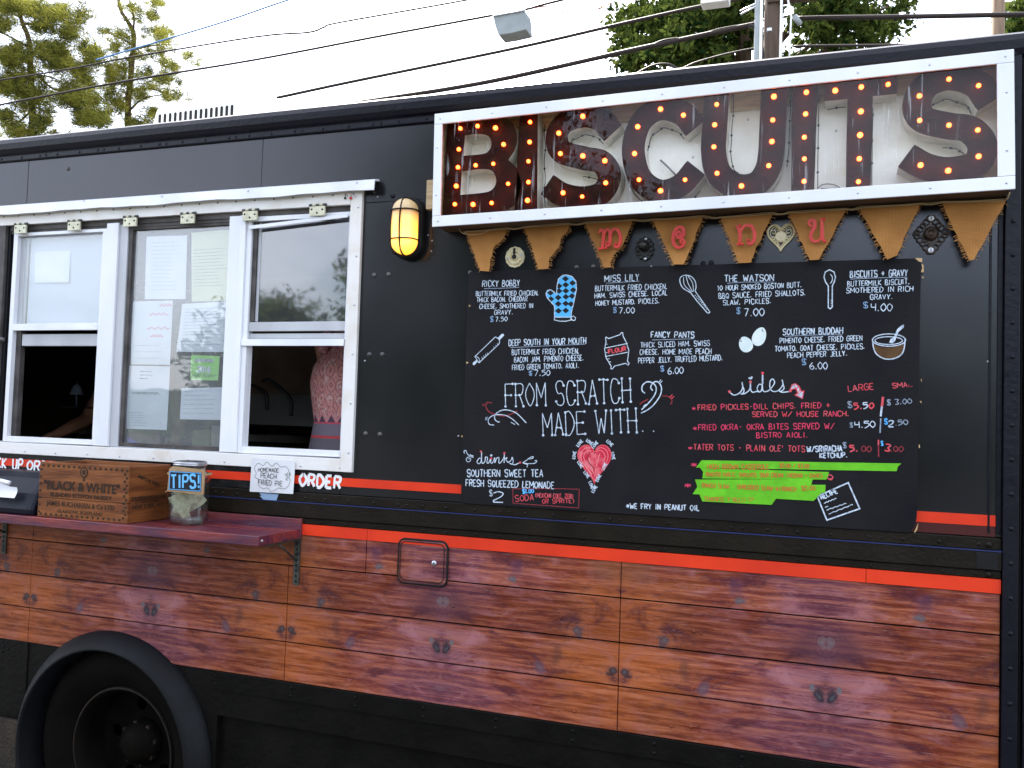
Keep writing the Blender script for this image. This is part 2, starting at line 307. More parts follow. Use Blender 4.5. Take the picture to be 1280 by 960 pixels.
# ------------------------------------------------------------------ mesh builder
class MB:
    def __init__(s): s.v = []; s.f = []; s.m = []; s.mats = []; s.sm = []
    def mi(s, m):
        if m not in s.mats: s.mats.append(m)
        return s.mats.index(m)
    def add(s, vs, fs, m, smooth=False):
        k = len(s.v); s.v += [tuple(p) for p in vs]; i = s.mi(m)
        for f in fs: s.f.append(tuple(a+k for a in f)); s.m.append(i); s.sm.append(smooth)
    def box(s, x0, x1, y0, y1, z0, z1, m):
        s.add([(x0, y0, z0), (x1, y0, z0), (x1, y1, z0), (x0, y1, z0), (x0, y0, z1), (x1, y0, z1), (x1, y1, z1), (x0, y1, z1)],
              [(0, 3, 2, 1), (4, 5, 6, 7), (0, 1, 5, 4), (1, 2, 6, 5), (2, 3, 7, 6), (3, 0, 4, 7)], m)
    def slab(s, pts, o0, o1, m, mside=None, holes=()):
        """polygon of (x, z) points extruded from out o0 (back) to out o1 (front)"""
        loops = [list(pts)] + [list(h) for h in holes]
        fl = [p for lp in loops for p in lp]; n = len(fl)
        tr = tessellate_polygon([[Vector((p[0], p[1], 0)) for p in lp] for lp in loops])
        vs = [(p[0], -o1, p[1]) for p in fl] + [(p[0], -o0, p[1]) for p in fl]
        F1 = []
        for a, b, c in tr:
            pa, pb, pc = fl[a], fl[b], fl[c]
            cr_ = (pb[0]-pa[0])*(pc[1]-pa[1])-(pb[1]-pa[1])*(pc[0]-pa[0])
            if abs(cr_) < 1e-12: continue
            F1.append((a, b, c) if cr_ > 0 else (a, c, b))
        s.add(vs, F1 + [(c+n, b+n, a+n) for a, b, c in F1], m)
        sd, k = [], 0
        for lp in loops:
            for i in range(len(lp)):
                a, b = k+i, k+(i+1) % len(lp); sd.append((a, b, b+n, a+n))
            k += len(lp)
        s.add(vs, sd, mside or m)
    def ribbon(s, pts, wd_, out, m, closed=False):
        """flat painted stroke on the plane y = -out through (x, z) points"""
        P = [Vector((p[0], p[1])) for p in pts]
        Q = [P[0]]
        for p in P[1:]:
            if (p-Q[-1]).length > 1e-5: Q.append(p)
        P = Q; n = len(P)
        if n < 2: return
        if not closed:
            for i in range(1, n-1):
                if (P[i]-P[i-1]).normalized().dot((P[i+1]-P[i]).normalized()) < .1:     # a sharp corner starts a new stroke
                    s.ribbon(P[:i+1], wd_, out, m); s.ribbon(P[i:], wd_, out+1.2e-5, m); return
        vs = []
        for i in range(n):
            a = P[i-1] if (i or closed) else None; c = P[(i+1) % n] if (i < n-1 or closed) else None
            d1 = (P[i]-a).normalized() if a is not None else None; d2 = (c-P[i]).normalized() if c is not None else None
            if d1 is None: d1 = d2
            if d2 is None: d2 = d1
            t = d1+d2
            if t.length < .2: t = d1.copy()
            t.normalize(); nn = Vector((-t.y, t.x)); k = 1/max(.55, abs(nn.dot(Vector((-d1.y, d1.x)))))
            h = wd_/2*k
            vs += [(P[i].x+nn.x*h, -out, P[i].y+nn.y*h), (P[i].x-nn.x*h, -out, P[i].y-nn.y*h)]
        fs = [(2*i+1, 2*i+3, 2*i+2, 2*i) for i in range(n-1)]
        if closed: fs.append((2*n-1, 1, 0, 2*n-2))
        s.add(vs, fs, m)
    def tube(s, pts, r, m, n=8, cap=True, closed=False):
        P = [Vector(p) for p in pts]; R = r if isinstance(r, (list, tuple)) else [r]*len(P)
        vs = []; K = len(P); prev = None
        for i, p in enumerate(P):
            d = (P[min(i+1, K-1)] - P[max(i-1, 0)])
            if closed: d = P[(i+1) % K]-P[i-1]
            d.normalize()
            if prev is None: a = d.orthogonal().normalized()
            else: a = (prev - d*prev.dot(d)).normalized()
            prev = a; b = d.cross(a)
            for j in range(n):
                t = 2*PI*j/n; vs.append(p + (a*math.cos(t)+b*math.sin(t))*R[i])
        fs = []
        for i in range(K if closed else K-1):
            i2 = (i+1) % K
            for j in range(n):
                j2 = (j+1) % n; fs.append((i*n+j, i*n+j2, i2*n+j2, i2*n+j))
        if cap and not closed: fs += [tuple(range(n))[::-1], tuple((K-1)*n+j for j in range(n))]
        s.add(vs, fs, m, True)
    def lathe(s, prof, c, m, axis='y', n=24, smooth=True, sx=1, sz=1, arc=None):
        """profile (radius, along) turned about the axis through c; axis 'y' points to the viewer (-y)"""
        vs = []; K = len(prof); a0, a1 = arc or (0, 2*PI); steps = n if arc is None else n+1
        for r, h in prof:
            for j in range(steps):
                t = a0+(a1-a0)*j/n; ca, sa = math.cos(t)*r*sx, math.sin(t)*r*sz
                vs.append((c[0]+ca, c[1]-h, c[2]+sa) if axis == 'y' else (c[0]+ca, c[1]+sa, c[2]+h))
        fs = []
        for i in range(K-1):
            for j in range(n):
                j2 = (j+1) % steps; fs.append((i*steps+j, i*steps+j2, (i+1)*steps+j2, (i+1)*steps+j))
        s.add(vs, fs, m, smooth)
    def dome(s, x, z, out, r, m, n=8, flat=.6):
        s.lathe([(r, 0), (r*.92, r*.3*flat/.6), (r*.6, r*.75*flat), (0.0005, r*flat)], (x, -out, z), m, n=n)
    def ball(s, c, r, m, n=10, k=6, sx=1, sy=1, sz=1):
        vs = []; fs = []
        for i in range(k+1):
            p = PI*i/k
            for j in range(n):
                t = 2*PI*j/n; vs.append((c[0]+r*sx*math.sin(p)*math.cos(t), c[1]+r*sy*math.sin(p)*math.sin(t), c[2]+r*sz*math.cos(p)))
        for i in range(k):
            for j in range(n):
                j2 = (j+1) % n; fs.append((i*n+j, (i+1)*n+j, (i+1)*n+j2, i*n+j2))
        s.add(vs, fs, m, True)
    def build(s, name, parent=None, bevel=0, kind=None, label=None):
        me = bpy.data.meshes.new(name); me.from_pydata(s.v, [], s.f)
        for m in s.mats: me.materials.append(m)
        me.polygons.foreach_set('material_index', s.m); me.polygons.foreach_set('use_smooth', s.sm)
        me.update()
        bm = bmesh.new(); bm.from_mesh(me); bmesh.ops.remove_doubles(bm, verts=bm.verts, dist=1e-6) if len(s.v) < 20000 and bevel else None
        if bevel: bmesh.ops.recalc_face_normals(bm, faces=bm.faces)
        bm.to_mesh(me); bm.free()
        o = bpy.data.objects.new(name, me); COL.objects.link(o)
        if bevel:
            b = o.modifiers.new('bevel', 'BEVEL'); b.width = bevel; b.segments = 2; b.limit_method = 'ANGLE'; b.angle_limit = math.radians(40); b.harden_normals = False
        if parent is not None:
            o.parent = parent; o.matrix_parent_inverse = base_inv(parent)
        if kind: o['kind'] = kind
        if label: o['label'] = label
        return o
def base_inv(p):
    return Matrix.Identity(4) if p.type == 'MESH' else Matrix.Translation(-p.location)
def thing(name, label, cat, loc=(0, 0, 0), group=None):
    o = bpy.data.objects.new(name, None); COL.objects.link(o); o.location = loc; o.empty_display_size = .1
    o['label'] = label; o['category'] = cat
    if group: o['group'] = group
    return o
def tag(o, label, cat, group=None):
    o['label'] = label; o['category'] = cat
    if group: o['group'] = group
    return o
def struct(o): o['kind'] = 'structure'; return o
def smooth(pts, k=6, closed=False):
    """Catmull-Rom through 2-d or 3-d points"""
    P = [Vector(p) for p in pts]; n = len(P); R = []
    if n < 3 and not closed: return [tuple(p) for p in P]
    rngi = range(n if closed else n-1)
    for i in rngi:
        a = P[i-1] if (i or closed) else P[0]*2-P[1]; b = P[i]; c = P[(i+1) % n]; d = P[(i+2) % n] if (i+2 < n or closed) else c*2-b
        for j in range(k):
            t = j/k; R.append(tuple(.5*((2*b)+(c-a)*t+(2*a-5*b+4*c-d)*t*t+(3*b-a-3*c+d)*t**3)))
    if not closed: R.append(tuple(P[-1]))
    return R
def ccw(P):
    a = sum(P[i-1][0]*P[i][1]-P[i][0]*P[i-1][1] for i in range(len(P))); return P if a > 0 else P[::-1]
def WP(pts, out=0): return [w(x, y, out) for x, y in pts]

# ================================================================== SETTING
GZ = 0.03
b = MB(); b.add([(-400, -400, GZ), (400, -400, GZ), (400, 400, GZ), (-400, 400, GZ)], [(0, 1, 2, 3)], ASPH); struct(b.build('ground'))

# ================================================================== FOOD TRUCK
truck = thing('food_truck', 'black food truck with printed wood planks, serving windows and BISCUITS sign', 'food truck', (-1.8, 1.1, GZ))
ZB, XL, XR = .69, -4.6, 1.35         # body bottom, left and right ends
OX0, OX1, OZ0, OZ1 = -3.075, -1.535, 1.505, 2.372   # window opening
PX0, PX1 = .425, .500                # corner post
# sheet metal side panels around the window opening
def panel(x0, x1, z0, z1, out=0.0, m=PAINT):
    b = MB(); b.box(x0, x1, -out, .03, z0, z1, m); return b.build('body_panel', truck, bevel=.0012)
panel(XL, -3.0, OZ1, 2.70); panel(-3.0+.0015, -1.902, OZ1, 2.70); panel(-1.9005, PX0, OZ1, 2.70)
panel(XL, OX0, 1.39, OZ1-.001); panel(OX1, PX0, 1.39, OZ1-.001)
panel(OX0+.001, OX1-.001, 1.39, OZ0)
panel(PX1, XR, 1.39, 2.70)
b = MB(); b.box(XL, XR, .002, .03, .70, 1.389, SKIRT); b.build('inner_sheet', truck)
# raised lap strip at the right end of the big panel
b = MB(); b.box(.392, .398, -.0035, .001, 1.40, 2.26, TRIMP); b.box(.412, .424, -.006, .001, 1.40, 2.26, TRIMP); b.build('panel_lap_strip', truck, bevel=.001)
# roof, far wall, ends, floor of the box
b = MB()
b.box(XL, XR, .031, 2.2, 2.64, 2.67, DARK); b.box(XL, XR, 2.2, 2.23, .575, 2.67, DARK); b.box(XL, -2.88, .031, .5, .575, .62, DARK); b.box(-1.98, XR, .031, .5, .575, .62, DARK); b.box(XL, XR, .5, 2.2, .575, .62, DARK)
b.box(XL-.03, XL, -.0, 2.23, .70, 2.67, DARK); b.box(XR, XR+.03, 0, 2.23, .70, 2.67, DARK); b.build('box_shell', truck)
b = MB(); b.box(XL-.03, XR+.03, .10, 2.23, 2.672, 2.70, WHITE2); b.build('roof', truck)
# cove moulding along the roof edge
pf = [(0, 2.622), (.010, 2.626), (.010, 2.648), (.022, 2.654), (.030, 2.668), (.032, 2.690), (.024, 2.708), (.004, 2.720), (-.10, 2.724), (-.10, 2.71), (0, 2.70)]
b = MB(); K = len(pf)
b.add([(x, -o, z) for x in (XL-.03, XR+.03) for o, z in pf], [(i, (i+1) % K, K+(i+1) % K, K+i) for i in range(K)] + [tuple(range(K))[::-1], tuple(range(K, 2*K))], TRIMP)
b.build('roof_moulding', truck, bevel=.003)
b = MB()
for i in range(62):
    x = -4.5+i*.098+random.uniform(-.01, .01); b.dome(x, 2.636+random.uniform(-.001, .001), .010, .005, TRIMP, n=6)
    if i % 3 == 1: b.dome(x+.03, 2.636, .010, .005, TRIMP, n=6)
b.build('roof_rivets', truck, kind='stuff')
# rub rail: flange, groove, channel, flange
def rail(name, z0, z1, o0, o1, m, x0=XL, x1=PX0-.001, bev=.002):
    b = MB(); b.box(x0, x1, -o1, -o0+.001, z0, z1, m); return b.build(name, truck, bevel=bev)
rail('upper_flange', 1.357, 1.3885, 0, .010, BEAM)
rail('rail_channel', 1.306, 1.3545, 0, .018, BEAM)
rail('lower_flange', 1.2845, 1.3045, 0, .010, BEAM)
b = MB(); b.box(XL, PX0-.001, -.0205, -.0, 1.3547, 1.3568, mat('blue_sealant', (.02, .03, .12), .4)); b.build('blue_seam', truck)
b = MB(); b.box(.365, .415, -.0195, -.001, 1.308, 1.352, BLACK); b.build('rail_plug', truck, bevel=.001)
b = MB()
for i in range(58):
    x = -4.5+i*.0885+random.uniform(-.006, .006)
    if x < .41:
        b.dome(x, 1.3705, .010, .0055, BEAM, n=7); b.dome(x+random.uniform(-.012, .012), 1.2945, .010, .0052, BEAM, n=7)
        if i % 4 == 0: b.dome(x+.03, 1.3705, .010, .005, BEAM, n=7)
for x in (.395,): b.dome(x, 1.371, .010, .009, BEAM, n=9); b.dome(x, 1.2945, .010, .009, BEAM, n=9)
b.build('rail_rivets', truck, kind='stuff')
# red stripes
def stripe(x0, x1, z0, z1, out=.003):
    b = MB(); b.box(x0, x1, -out, .001, z0, z1, REDST); b.build('red_stripe', truck)
stripe(XL, -1.42, 1.2475, 1.2835, .0125); stripe(-1.4185, .10, 1.2475, 1.2835, .0125); stripe(.1015, PX0-.002, 1.2475, 1.2835, .0125); stripe(PX1+.002, XR, 1.2475, 1.2835)
stripe(XL, -1.0, 1.4175, 1.4455); stripe(.15, PX0-.014, 1.418, 1.4465); stripe(PX1+.002, XR, 1.418, 1.4465)
b = MB(); b.box(.15, PX0-.014, -.0018, .001, 1.391, 1.4165, mat('maroon_band', (.06, .006, .006), .3)); b.build('maroon_band', truck)
# printed wood planks: four rows, joints at the panel seams
rows = [(1.1425, 1.2465), (1.0125, 1.1385), (.8855, 1.0085), (.754, .8815)]
xs = [XL, -2.861, -1.7165, -.5715, PX0-.002]
for r_, (z0, z1) in enumerate(rows):
    for c_ in range(4):
        x0, x1 = xs[c_]+.0012, xs[c_+1]-.0012
        if r_ == 0 and c_ == 1: x1 = -1.424
        if r_ == 0 and c_ == 2: x0 = -1.4216
        segs = [(x0, x1)]
        b = MB(); o = .0085 + random.uniform(-.0012, .0012)
        b.box(x0, x1, -o, .001, z0, z1, WOODP); b.build('plank', truck, bevel=.0014)
    b = MB(); b.box(PX1+.004, XR, -.008, .001, z0, z1, WOODP); b.build('plank', truck, bevel=.0014)
# small rivet heads under the print
b = MB()
for px, py in [(446, 742), (464, 748), (568, 757), (587, 760), (702, 771), (333, 732), (349, 735), (843, 788), (868, 789), (877, 791), (699, 886), (719, 889), (840, 907), (864, 908), (873, 906), (328, 833), (345, 835), (36, 702), (48, 704), (130, 712), (143, 716), (227, 720), (17, 766), (17, 781), (128, 746), (156, 751), (441, 849), (1127, 813), (1119, 886), (626, 810), (545, 741)]:
    x, z = w(px, py); b.dome(x, z, .009, .0048, WOODP, n=7)
b.build('plank_rivets', truck, kind='stuff')
# skirt
b = MB(); b.box(XL, -2.86, -.006, .002, .30, .7525, SKIRT); b.box(-1.985, PX0-.001, -.012, .002, .690, .7525, SKIRT); b.build('skirt_flange', truck, bevel=.002)
b = MB(); b.box(-1.985, XR, .02, .05, .30, .6895, SKIRT); b.build('skirt_panel', truck)
b = MB(); b.box(-1.985, PX0-.001, -.004, .04, .6, .6885, SKIRT); b.build('skirt_lower', truck, bevel=.002)
b = MB()
for k in range(12):
    x = -1.93+k*.245-(.06 if k == 0 else 0)
    for z in (.735, .708): b.dome(x, z, .012, .006, SKIRT, n=7)
for x, z in [(-2.985, .725), (-2.987, .705), (-2.96, .716), (-3.10, .73), (-3.10, .71)]: b.dome(x, z, .006, .006, SKIRT, n=7)
b.build('skirt_rivets', truck, kind='stuff')
b = MB(); b.box(PX0-.002, XR, -.004, .03, .40, .7525, SKIRT); b.build('rear_skirt', truck)
# corner post
b = MB(); b.box(PX0, .462, -.022, .002, .40, 2.655, TRIMP); b.box(.4635, .470, -.012, .002, .40, 2.655, BLACK); b.box(.4715, PX1, -.026, .002, .40, 2.655, TRIMP); b.build('corner_post', truck, bevel=.003)
b = MB()
for i in range(24): b.dome(.444, .62+i*.0885, .022, .0065, TRIMP, n=8)
for i in range(22): b.dome(.545, .66+i*.098, .0, .005, TRIMP, n=6)
b.build('post_rivets', truck, kind='stuff')
# dome bolts and small screws on the side
b = MB()
for px, py in [(85, 211), (468, 344), (486, 343), (588, 341), (491, 245), (721, 334), (742, 333), (859, 330), (879, 330), (889, 329), (462, 443), (478, 443), (457, 542), (475, 543), (1253, 293)]:
    x, z = w(px, py); b.dome(x, z, .0, .0085, STEELD if py > 330 or px < 300 else TRIMP, n=10)
for px, py in [(540, 301), (539, 314), (472, 246), (535, 294), (573, 545), (814, 333), (456, 451), (1235, 452)]:
    x, z = w(px, py); b.dome(x, z, .0, .003, STEEL, n=6)
b.build('dome_bolts', truck, kind='stuff')
# fuel hatch
hx0, hx1, hz0, hz1 = -1.30, -1.130, 1.124, 1.262
def rrect(x0, x1, z0, z1, r, k=5):
    P = []
    for cx, cz, a in ((x1-r, z1-r, 0), (x0+r, z1-r, 90), (x0+r, z0+r, 180), (x1-r, z0+r, 270)):
        for j in range(k+1):
            t = math.radians(a+90*j/k); P.append((cx+r*math.cos(t), cz+r*math.sin(t)))
    return P
b = MB(); b.slab(rrect(hx0, hx1, hz0, hz1, .022), .0, .0155, WOODP); h = b.build('fuel_hatch', truck, bevel=.0015)
b = MB(); b.tube([(x, -.0140, z) for x, z in rrect(hx0-.001, hx1+.001, hz0-.001, hz1+.001, .022)], .0036, BLACK, n=6, closed=True)
b.tube([(x, -.0185, z) for x, z in rrect(hx0+.007, hx1-.009, hz0+.009, hz1-.006, .018)], .0014, BLACK, n=5, closed=True); b.build('hatch_gasket', h)
b = MB(); b.box(hx0+.0075, hx1-.0085, -.0162, -.0152, 1.2475, hz1-.0065, REDST); b.build('hatch_stripe', h)
b = MB(); x, z = w(543, 704, .015); b.lathe([(.009, 0), (.009, .003), (.007, .005), (.0005, .005)], (x, -.0154, z), STEEL, n=14); b.box(x-.001, x+.001, -.0212, -.02, z-.004, z+.004, BLACK); b.build('hatch_lock', h)
# wheel arch flare
cx, cz = -2.440, .402
arch = [(cx+.384*math.cos(a), cz+.384*math.sin(a)) for a in np.linspace(0, PI, 30)]
b = MB(); b.slab(ccw([(-2.875, .30), (-2.875, .7525), (-1.984, .7525), (-1.984, .30), (cx+.384, .30)]+arch+[(cx-.384, .30)]), -.02, .002, SKIRT); b.build('arch_panel', truck)
b = MB()
prof = [(.440, -.0), (.440, .006), (.434, .020), (.420, .040), (.402, .058), (.386, .070), (.380, .070), (.377, .062), (.378, -.30)]
b.lathe(prof, (cx, 0, cz), FENDER, n=48, arc=(math.radians(-30), math.radians(214)))
b.build('wheel_arch', truck)
b = MB(); b.lathe([(.0005, -.42), (.395, -.42), (.395, -.02)], (cx, 0, cz), BLACK, n=36); b.build('wheel_well', truck)
# dual wheel, dished rim
wx, wz = -2.385, .42
def circ(c, r, n, a0=0): return [(c[0]+r*math.cos(2*PI*k/n+a0), c[1]+r*math.sin(2*PI*k/n+a0)) for k in range(n)]
b = MB(); b.lathe([(.222, -.01), (.228, .006), (.236, .010), (.30, .040), (.345, .030), (.378, .006), (.390, -.02), (.390, -.22), (.36, -.24), (.23, -.22)], (wx, 0, wz), RUBBER, n=56)
wheel = b.build('wheel', truck)
b = MB()
for j in range(70):
    a = 2*PI*j/70; c, s_ = math.cos(a), math.sin(a)
    b.add([(wx+c*.372-s_*.008, -.020, wz+s_*.372+c*.008), (wx+c*.372+s_*.008, -.020, wz+s_*.372-c*.008), (wx+c*.3925+s_*.006, .02, wz+s_*.3925-c*.006), (wx+c*.3925-s_*.006, .02, wz+s_*.3925+c*.006)], [(0, 1, 2, 3)], BLACK)
b.build('tread_blocks', wheel, kind='stuff')
b = MB(); b.lathe([(.228, .006), (.224, .014), (.215, .012), (.206, -.004), (.196, -.03), (.193, -.10), (.193, -.13)], (wx, 0, wz), RIMM, n=56)
b.lathe([(.2245, .0142), (.2215, .0152), (.218, .0140)], (wx, 0, wz), RIMB, n=56)
rim = b.build('rim', wheel)
b = MB()
holes = [circ((wx+.135*math.cos(a), wz+.135*math.sin(a)), .024, 14) for a in [math.radians(100+72*k) for k in range(5)]]
b.slab(circ((wx, wz), .194, 48), -.115, -.105, RIMM, holes=[h_[::-1] for h_ in holes]); b.build('wheel_disc', wheel)
b = MB(); b.lathe([(.085, -.105), (.085, -.085), (.070, -.055), (.050, -.040), (.045, -.035), (.0005, -.033)], (wx, 0, wz), RIMM, n=28)
for k in range(8):
    a = 2*PI*k/8+.2; b.lathe([(.010, -.09), (.010, -.066), (.0005, -.064)], (wx+.075*math.cos(a), 0, wz+.075*math.sin(a)), RIMB, n=6, smooth=False)
b.build('hub', wheel)
b = MB(); b.box(-3.20, -2.865, -.03, -.012, .10, .462, MUD); b.build('mud_flap', truck, bevel=.003)

b = MB(); b.box(XL+.1, XR-.1, .46, 2.05, .28, .57, SKIRT); b.build('underbody_light_block', truck)  # dark box added under the floor to hide sunlit ground behind the wheel
# ---------------- serving window: white trim, track, three sashes
b = MB()
b.box(-3.30, OX1+.004, -.012, .002, 1.466, OZ0+.004, WHITE2); b.build('window_trim_bottom', truck, bevel=.0015)
b = MB(); b.box(-3.30, OX1+.004, -.014, .002, 2.366, 2.418, WHITE2); b.build('window_trim_top', truck, bevel=.0015)
b = MB(); b.box(OX1+.005, -1.4865, -.0135, .002, 1.466, 2.418, WHITE2); b.build('window_trim_side', truck, bevel=.0015)
b = MB(); b.box(-3.30, OX0-.012, -.0125, .002, OZ0+.005, 2.3655, SASHD); b.build('window_trim_far', truck, bevel=.0015)
dc = [(0, 2.448), (.016, 2.446), (.034, 2.439), (.036, 2.405), (.033, 2.404), (.031, 2.434), (.014, 2.440), (0, 2.441)]
b = MB(); K = len(dc); nn = 40; vs = []
for i in range(nn+1):
    x = -3.35+(1.92)*i/nn; dz = .0020*math.sin(i*.55)+.0011*math.sin(i*1.7)
    vs += [(x, -o-(.002*math.sin(i*.8) if z < 2.42 else 0), z+(dz if z < 2.42 else 0)) for o, z in dc]
b.add(vs, [(i*K+j, i*K+(j+1) % K, (i+1)*K+(j+1) % K, (i+1)*K+j) for i in range(nn) for j in range(K)] + [tuple(range(K))[::-1], tuple(nn*K+j for j in range(K))], WHITE)
b.build('drip_cap', truck)
b = MB()
for k in range(22):
    x = -3.1+k*.079; b.dome(x, 2.401, .014, .0035, STEELD, n=6)
for k in range(11): b.dome(-3.08+k*.155, 1.4785+random.uniform(-.002, .002), .012, .004, STEEL, n=7)
for k in range(6): b.dome(-1.500, 1.53+k*.165, .0135, .004, STEEL, n=7)
for px, py in [(105, 251), (202, 245), (310, 238), (446, 228)]: x, z = w(px, py, .036); b.dome(x, z, .036, .0035, STEEL, n=7)
b.build('trim_screws', truck, kind='stuff')
# wires poking out by the corner (black and red)
b = MB(); x, z = w(432, 248, .014); b.ball((x, -.018, z), .004, BLACK); b.tube([(x, -.018, z), (x+.004, -.024, z+.014), (x+.012, -.02, z+.006)], .0012, BLACK, n=5)
x, z = w(439, 248, .014); b.ball((x, -.018, z), .005, REDW); b.tube([(x, -.018, z), (x+.01, -.024, z+.014), (x+.022, -.02, z+.002)], .0012, STEEL, n=5); b.build('wire_ends', truck)
# inner liner of the opening and dark header track
b = MB()
b.box(OX0, OX1, .0, .055, 2.346, 2.3715, SASHD); b.box(OX0, OX1, .004, .055, 2.334, 2.3459, SASHD); b.build('window_track', truck)
b = MB(); b.box(OX0, OX1, .004, .055, OZ0+.0005, 1.513, SASH); b.build('window_sill', truck)
# sash pieces: (x0, x1, z0, z1, front out, back out)
def fr(name, x0, x1, z0, z1, o0, o1, m, par=None, bev=.0012):
    b = MB(); b.box(x0, x1, -o1, -o0, z0, z1, m); return b.build(name, par or truck, bevel=bev)
def pane(x0, x1, z0, z1, o, m, par): b = MB(); b.box(x0, x1, -o, -o+.004, z0, z1, m); return b.build('pane', par)
def wframe(name, x0, x1, z0, z1, s_, o0, o1, m, parts=True):
    """rectangular frame as one mesh, bars butted"""
    l_, r_, t_, bt = s_
    b = MB()
    b.box(x0, x0+l_, -o1, -o0, z0, z1, m); b.box(x1-r_, x1, -o1, -o0, z0, z1, m)
    if t_: b.box(x0+l_, x1-r_, -o1, -o0, z1-t_, z1, m)
    if bt: b.box(x0+l_, x1-r_, -o1, -o0, z0, z0+bt, m)
    return b.build(name, truck, bevel=.0012)
# left unit
f1 = wframe('left_window', -3.052, -2.583, 1.513, 2.334, (.022, .019, .012, .020), -.030, .004, WHITE)
fr('meeting_rail', -3.029, -2.603, 1.948, 1.974, -.012, .006, WHITE, f1)
fr('raised_sash_rail', -3.0, -2.603, 1.889, 1.935, -.035, -.014, SASH, f1)
fr('inner_stile', -3.029, -3.004, 1.534, 1.946, -.035, -.012, SASHD, f1)
fr('inner_stile', -3.029, -3.006, 1.976, 2.320, -.030, -.012, SASH, f1)
pane(-3.005, -2.603, 1.976, 2.321, -.012, PANE, f1)
fr('milky_backing', -2.998, -2.604, 1.955, 2.318, -.034, -.030, MILKY, f1, 0)  # pale sheet added behind the glass for its milky sky sheen
b = MB(); x, z = w(7, 425); b.lathe([(.011, 0), (.011, .006), (.006, .012), (.0005, .013)], (x, -.0125, z), STEELD, n=14); b.build('window_latch', f1)
# mullions
fr('mullion', -2.580, -2.525, 1.513, 2.352, -.03, .008, WHITE); fr('mullion_edge', -2.524, -2.486, 1.513, 2.352, -.03, -.001, SASH)
fr('mullion', -2.026, -1.976, 1.513, 2.352, -.03, .004, WHITE); fr('mullion_edge', -1.975, -1.952, 1.513, 2.352, -.03, .010, WHITE)
# middle fixed pane
f2 = wframe('middle_window', -2.484, -2.027, 1.513, 2.334, (.016, .004, .010, .016), -.03, -.006, SASHD)
pane(-2.468, -2.031, 1.529, 2.324, -.016, PANE_SKY, f2)
# right unit
f3 = wframe('right_window', -1.951, -1.536, 1.513, 2.345, (.020, .003, .016, .022), -.030, .002, WHITE)
fr('meeting_rail', -1.949, -1.5375, 1.8875, 1.911, .0025, .010, WHITE, f3)
fr('lower_rail', -1.930, -1.540, 1.913, 1.932, -.026, -.008, SASH, f3)
fr('upper_rail', -1.930, -1.540, 1.940, 1.972, -.020, -.002, SASH, f3)
fr('inner_stile', -1.930, -1.912, 1.975, 2.328, -.026, -.006, SASHD, f3)
fr('inner_stile', -1.9115, -1.900, 1.975, 2.328, -.026, -.012, SASH, f3)
pane(-1.900, -1.540, 1.9725, 2.328, -.014, PANE_VEIL, f3)
# hinges with two leaves, knuckle and screws
def hinge(px, py):
    x, z = w(px, py, .02)
    b = MB(); b.box(x-.030, x+.030, -.024, -.016, z-.022, z+.011, CREAMH); h = b.build('hinge', truck, bevel=.001)
    b = MB()
    for k in range(5): b.tube([(x-.033+k*.0135, -.020, z+.016), (x-.033+k*.0135+.0125, -.020, z+.016)], .0048, CREAMH if k % 2 else STEELD, n=8)
    b.build('hinge_pin', h)
    b = MB()
    for dx, dz in ((-.021, .001), (.021, -.001), (0, -.012)): b.dome(x+dx, z+dz, .024, .0036, INKB, n=7)
    b.build('hinge_screws', h, kind='stuff')
for p in [(26, 285), (93, 281), (163, 276), (235, 272), (313, 268), (397, 262)]: hinge(*p)
# header bar slightly dropped over the right sash
b = MB(); a_ = w(312, 283, .014); c_ = w(439, 267, .014); b.slab([(a_[0], a_[1]-.010), (-1.539, c_[1]-.012), (-1.539, c_[1]), (a_[0], a_[1]+.002)], .011, .016, WHITE); b.build('sash_top_bar', truck)

# painted window lettering
FONT = {
 'A': "002640 1232", 'B': "0006 ~0626352303 ~0323413000", 'C': "~4536160402103041", 'D': "0006 ~062644422000", 'E': "46060040 0333", 'F': "460600 0333",
 'G': "~4536160402103041 414323", 'H': "0006 4046 0343", 'I': "2026", 'J': "46 ~464130100 1", 'K': "0006 460340", 'L': "060040", 'M': "0006224640",
 'N': "00064046", 'O': "~26040220424426", 'P': "0006 ~0636453303", 'Q': "~26040220424426 2240", 'R': "0006 ~0636453303 2340", 'S': "~45361605133341301001",
 'T': "0646 2620", 'U': "~060210304246", 'V': "062046", 'W': "0610243046", 'X': "0046 0640", 'Y': "0623 462320", 'Z': "06460040",
 '0': "~26040220424426", '1': "152620", '2': "~052645330100 0040", '3': "~06364523 ~23413000", '4': "060343 4640", '5': "460604 ~0434421000",
 '6': "~36030120413302", '7': "064610", '8': "~26052241200123452 6", '9': "~45251434 4530", '$': "~45361605133341301001 2620", '+': "2125 0343", '-': "1333",
 ',': "2110", '.': "2021", "'": "2624", '/': "0046", '!': "2622 2021", '*': "2125 0442 0244", '(': "~36141230", ')': "~16343210", '#': "1016 3036 0444 0242", '&': "~40042536150110304 2"}
NARROW = {'M': 5.4, 'W': 5.6, 'E': 3.4, 'L': 3.2, 'F': 3.4, 'I': 2.0, ',': 1.8, '.': 1.8, "'": 1.5, '!': 2, '1': 2.6, ' ': 3.4, '/': 4.4, '(': 3.2, ')': 3.2}
GL = {}
for k_, s_ in FONT.items():
    st = []
    for tok in s_.replace(' 1"', '"').split(' '):
        sm_ = tok.startswith('~'); tok = tok.lstrip('~')
        pts = [(int(tok[i]), int(tok[i+1])) for i in range(0, len(tok)-1, 2)]
        if len(pts) > 1: st.append((sm_, pts))
    GL[k_] = st
_oc = [0]
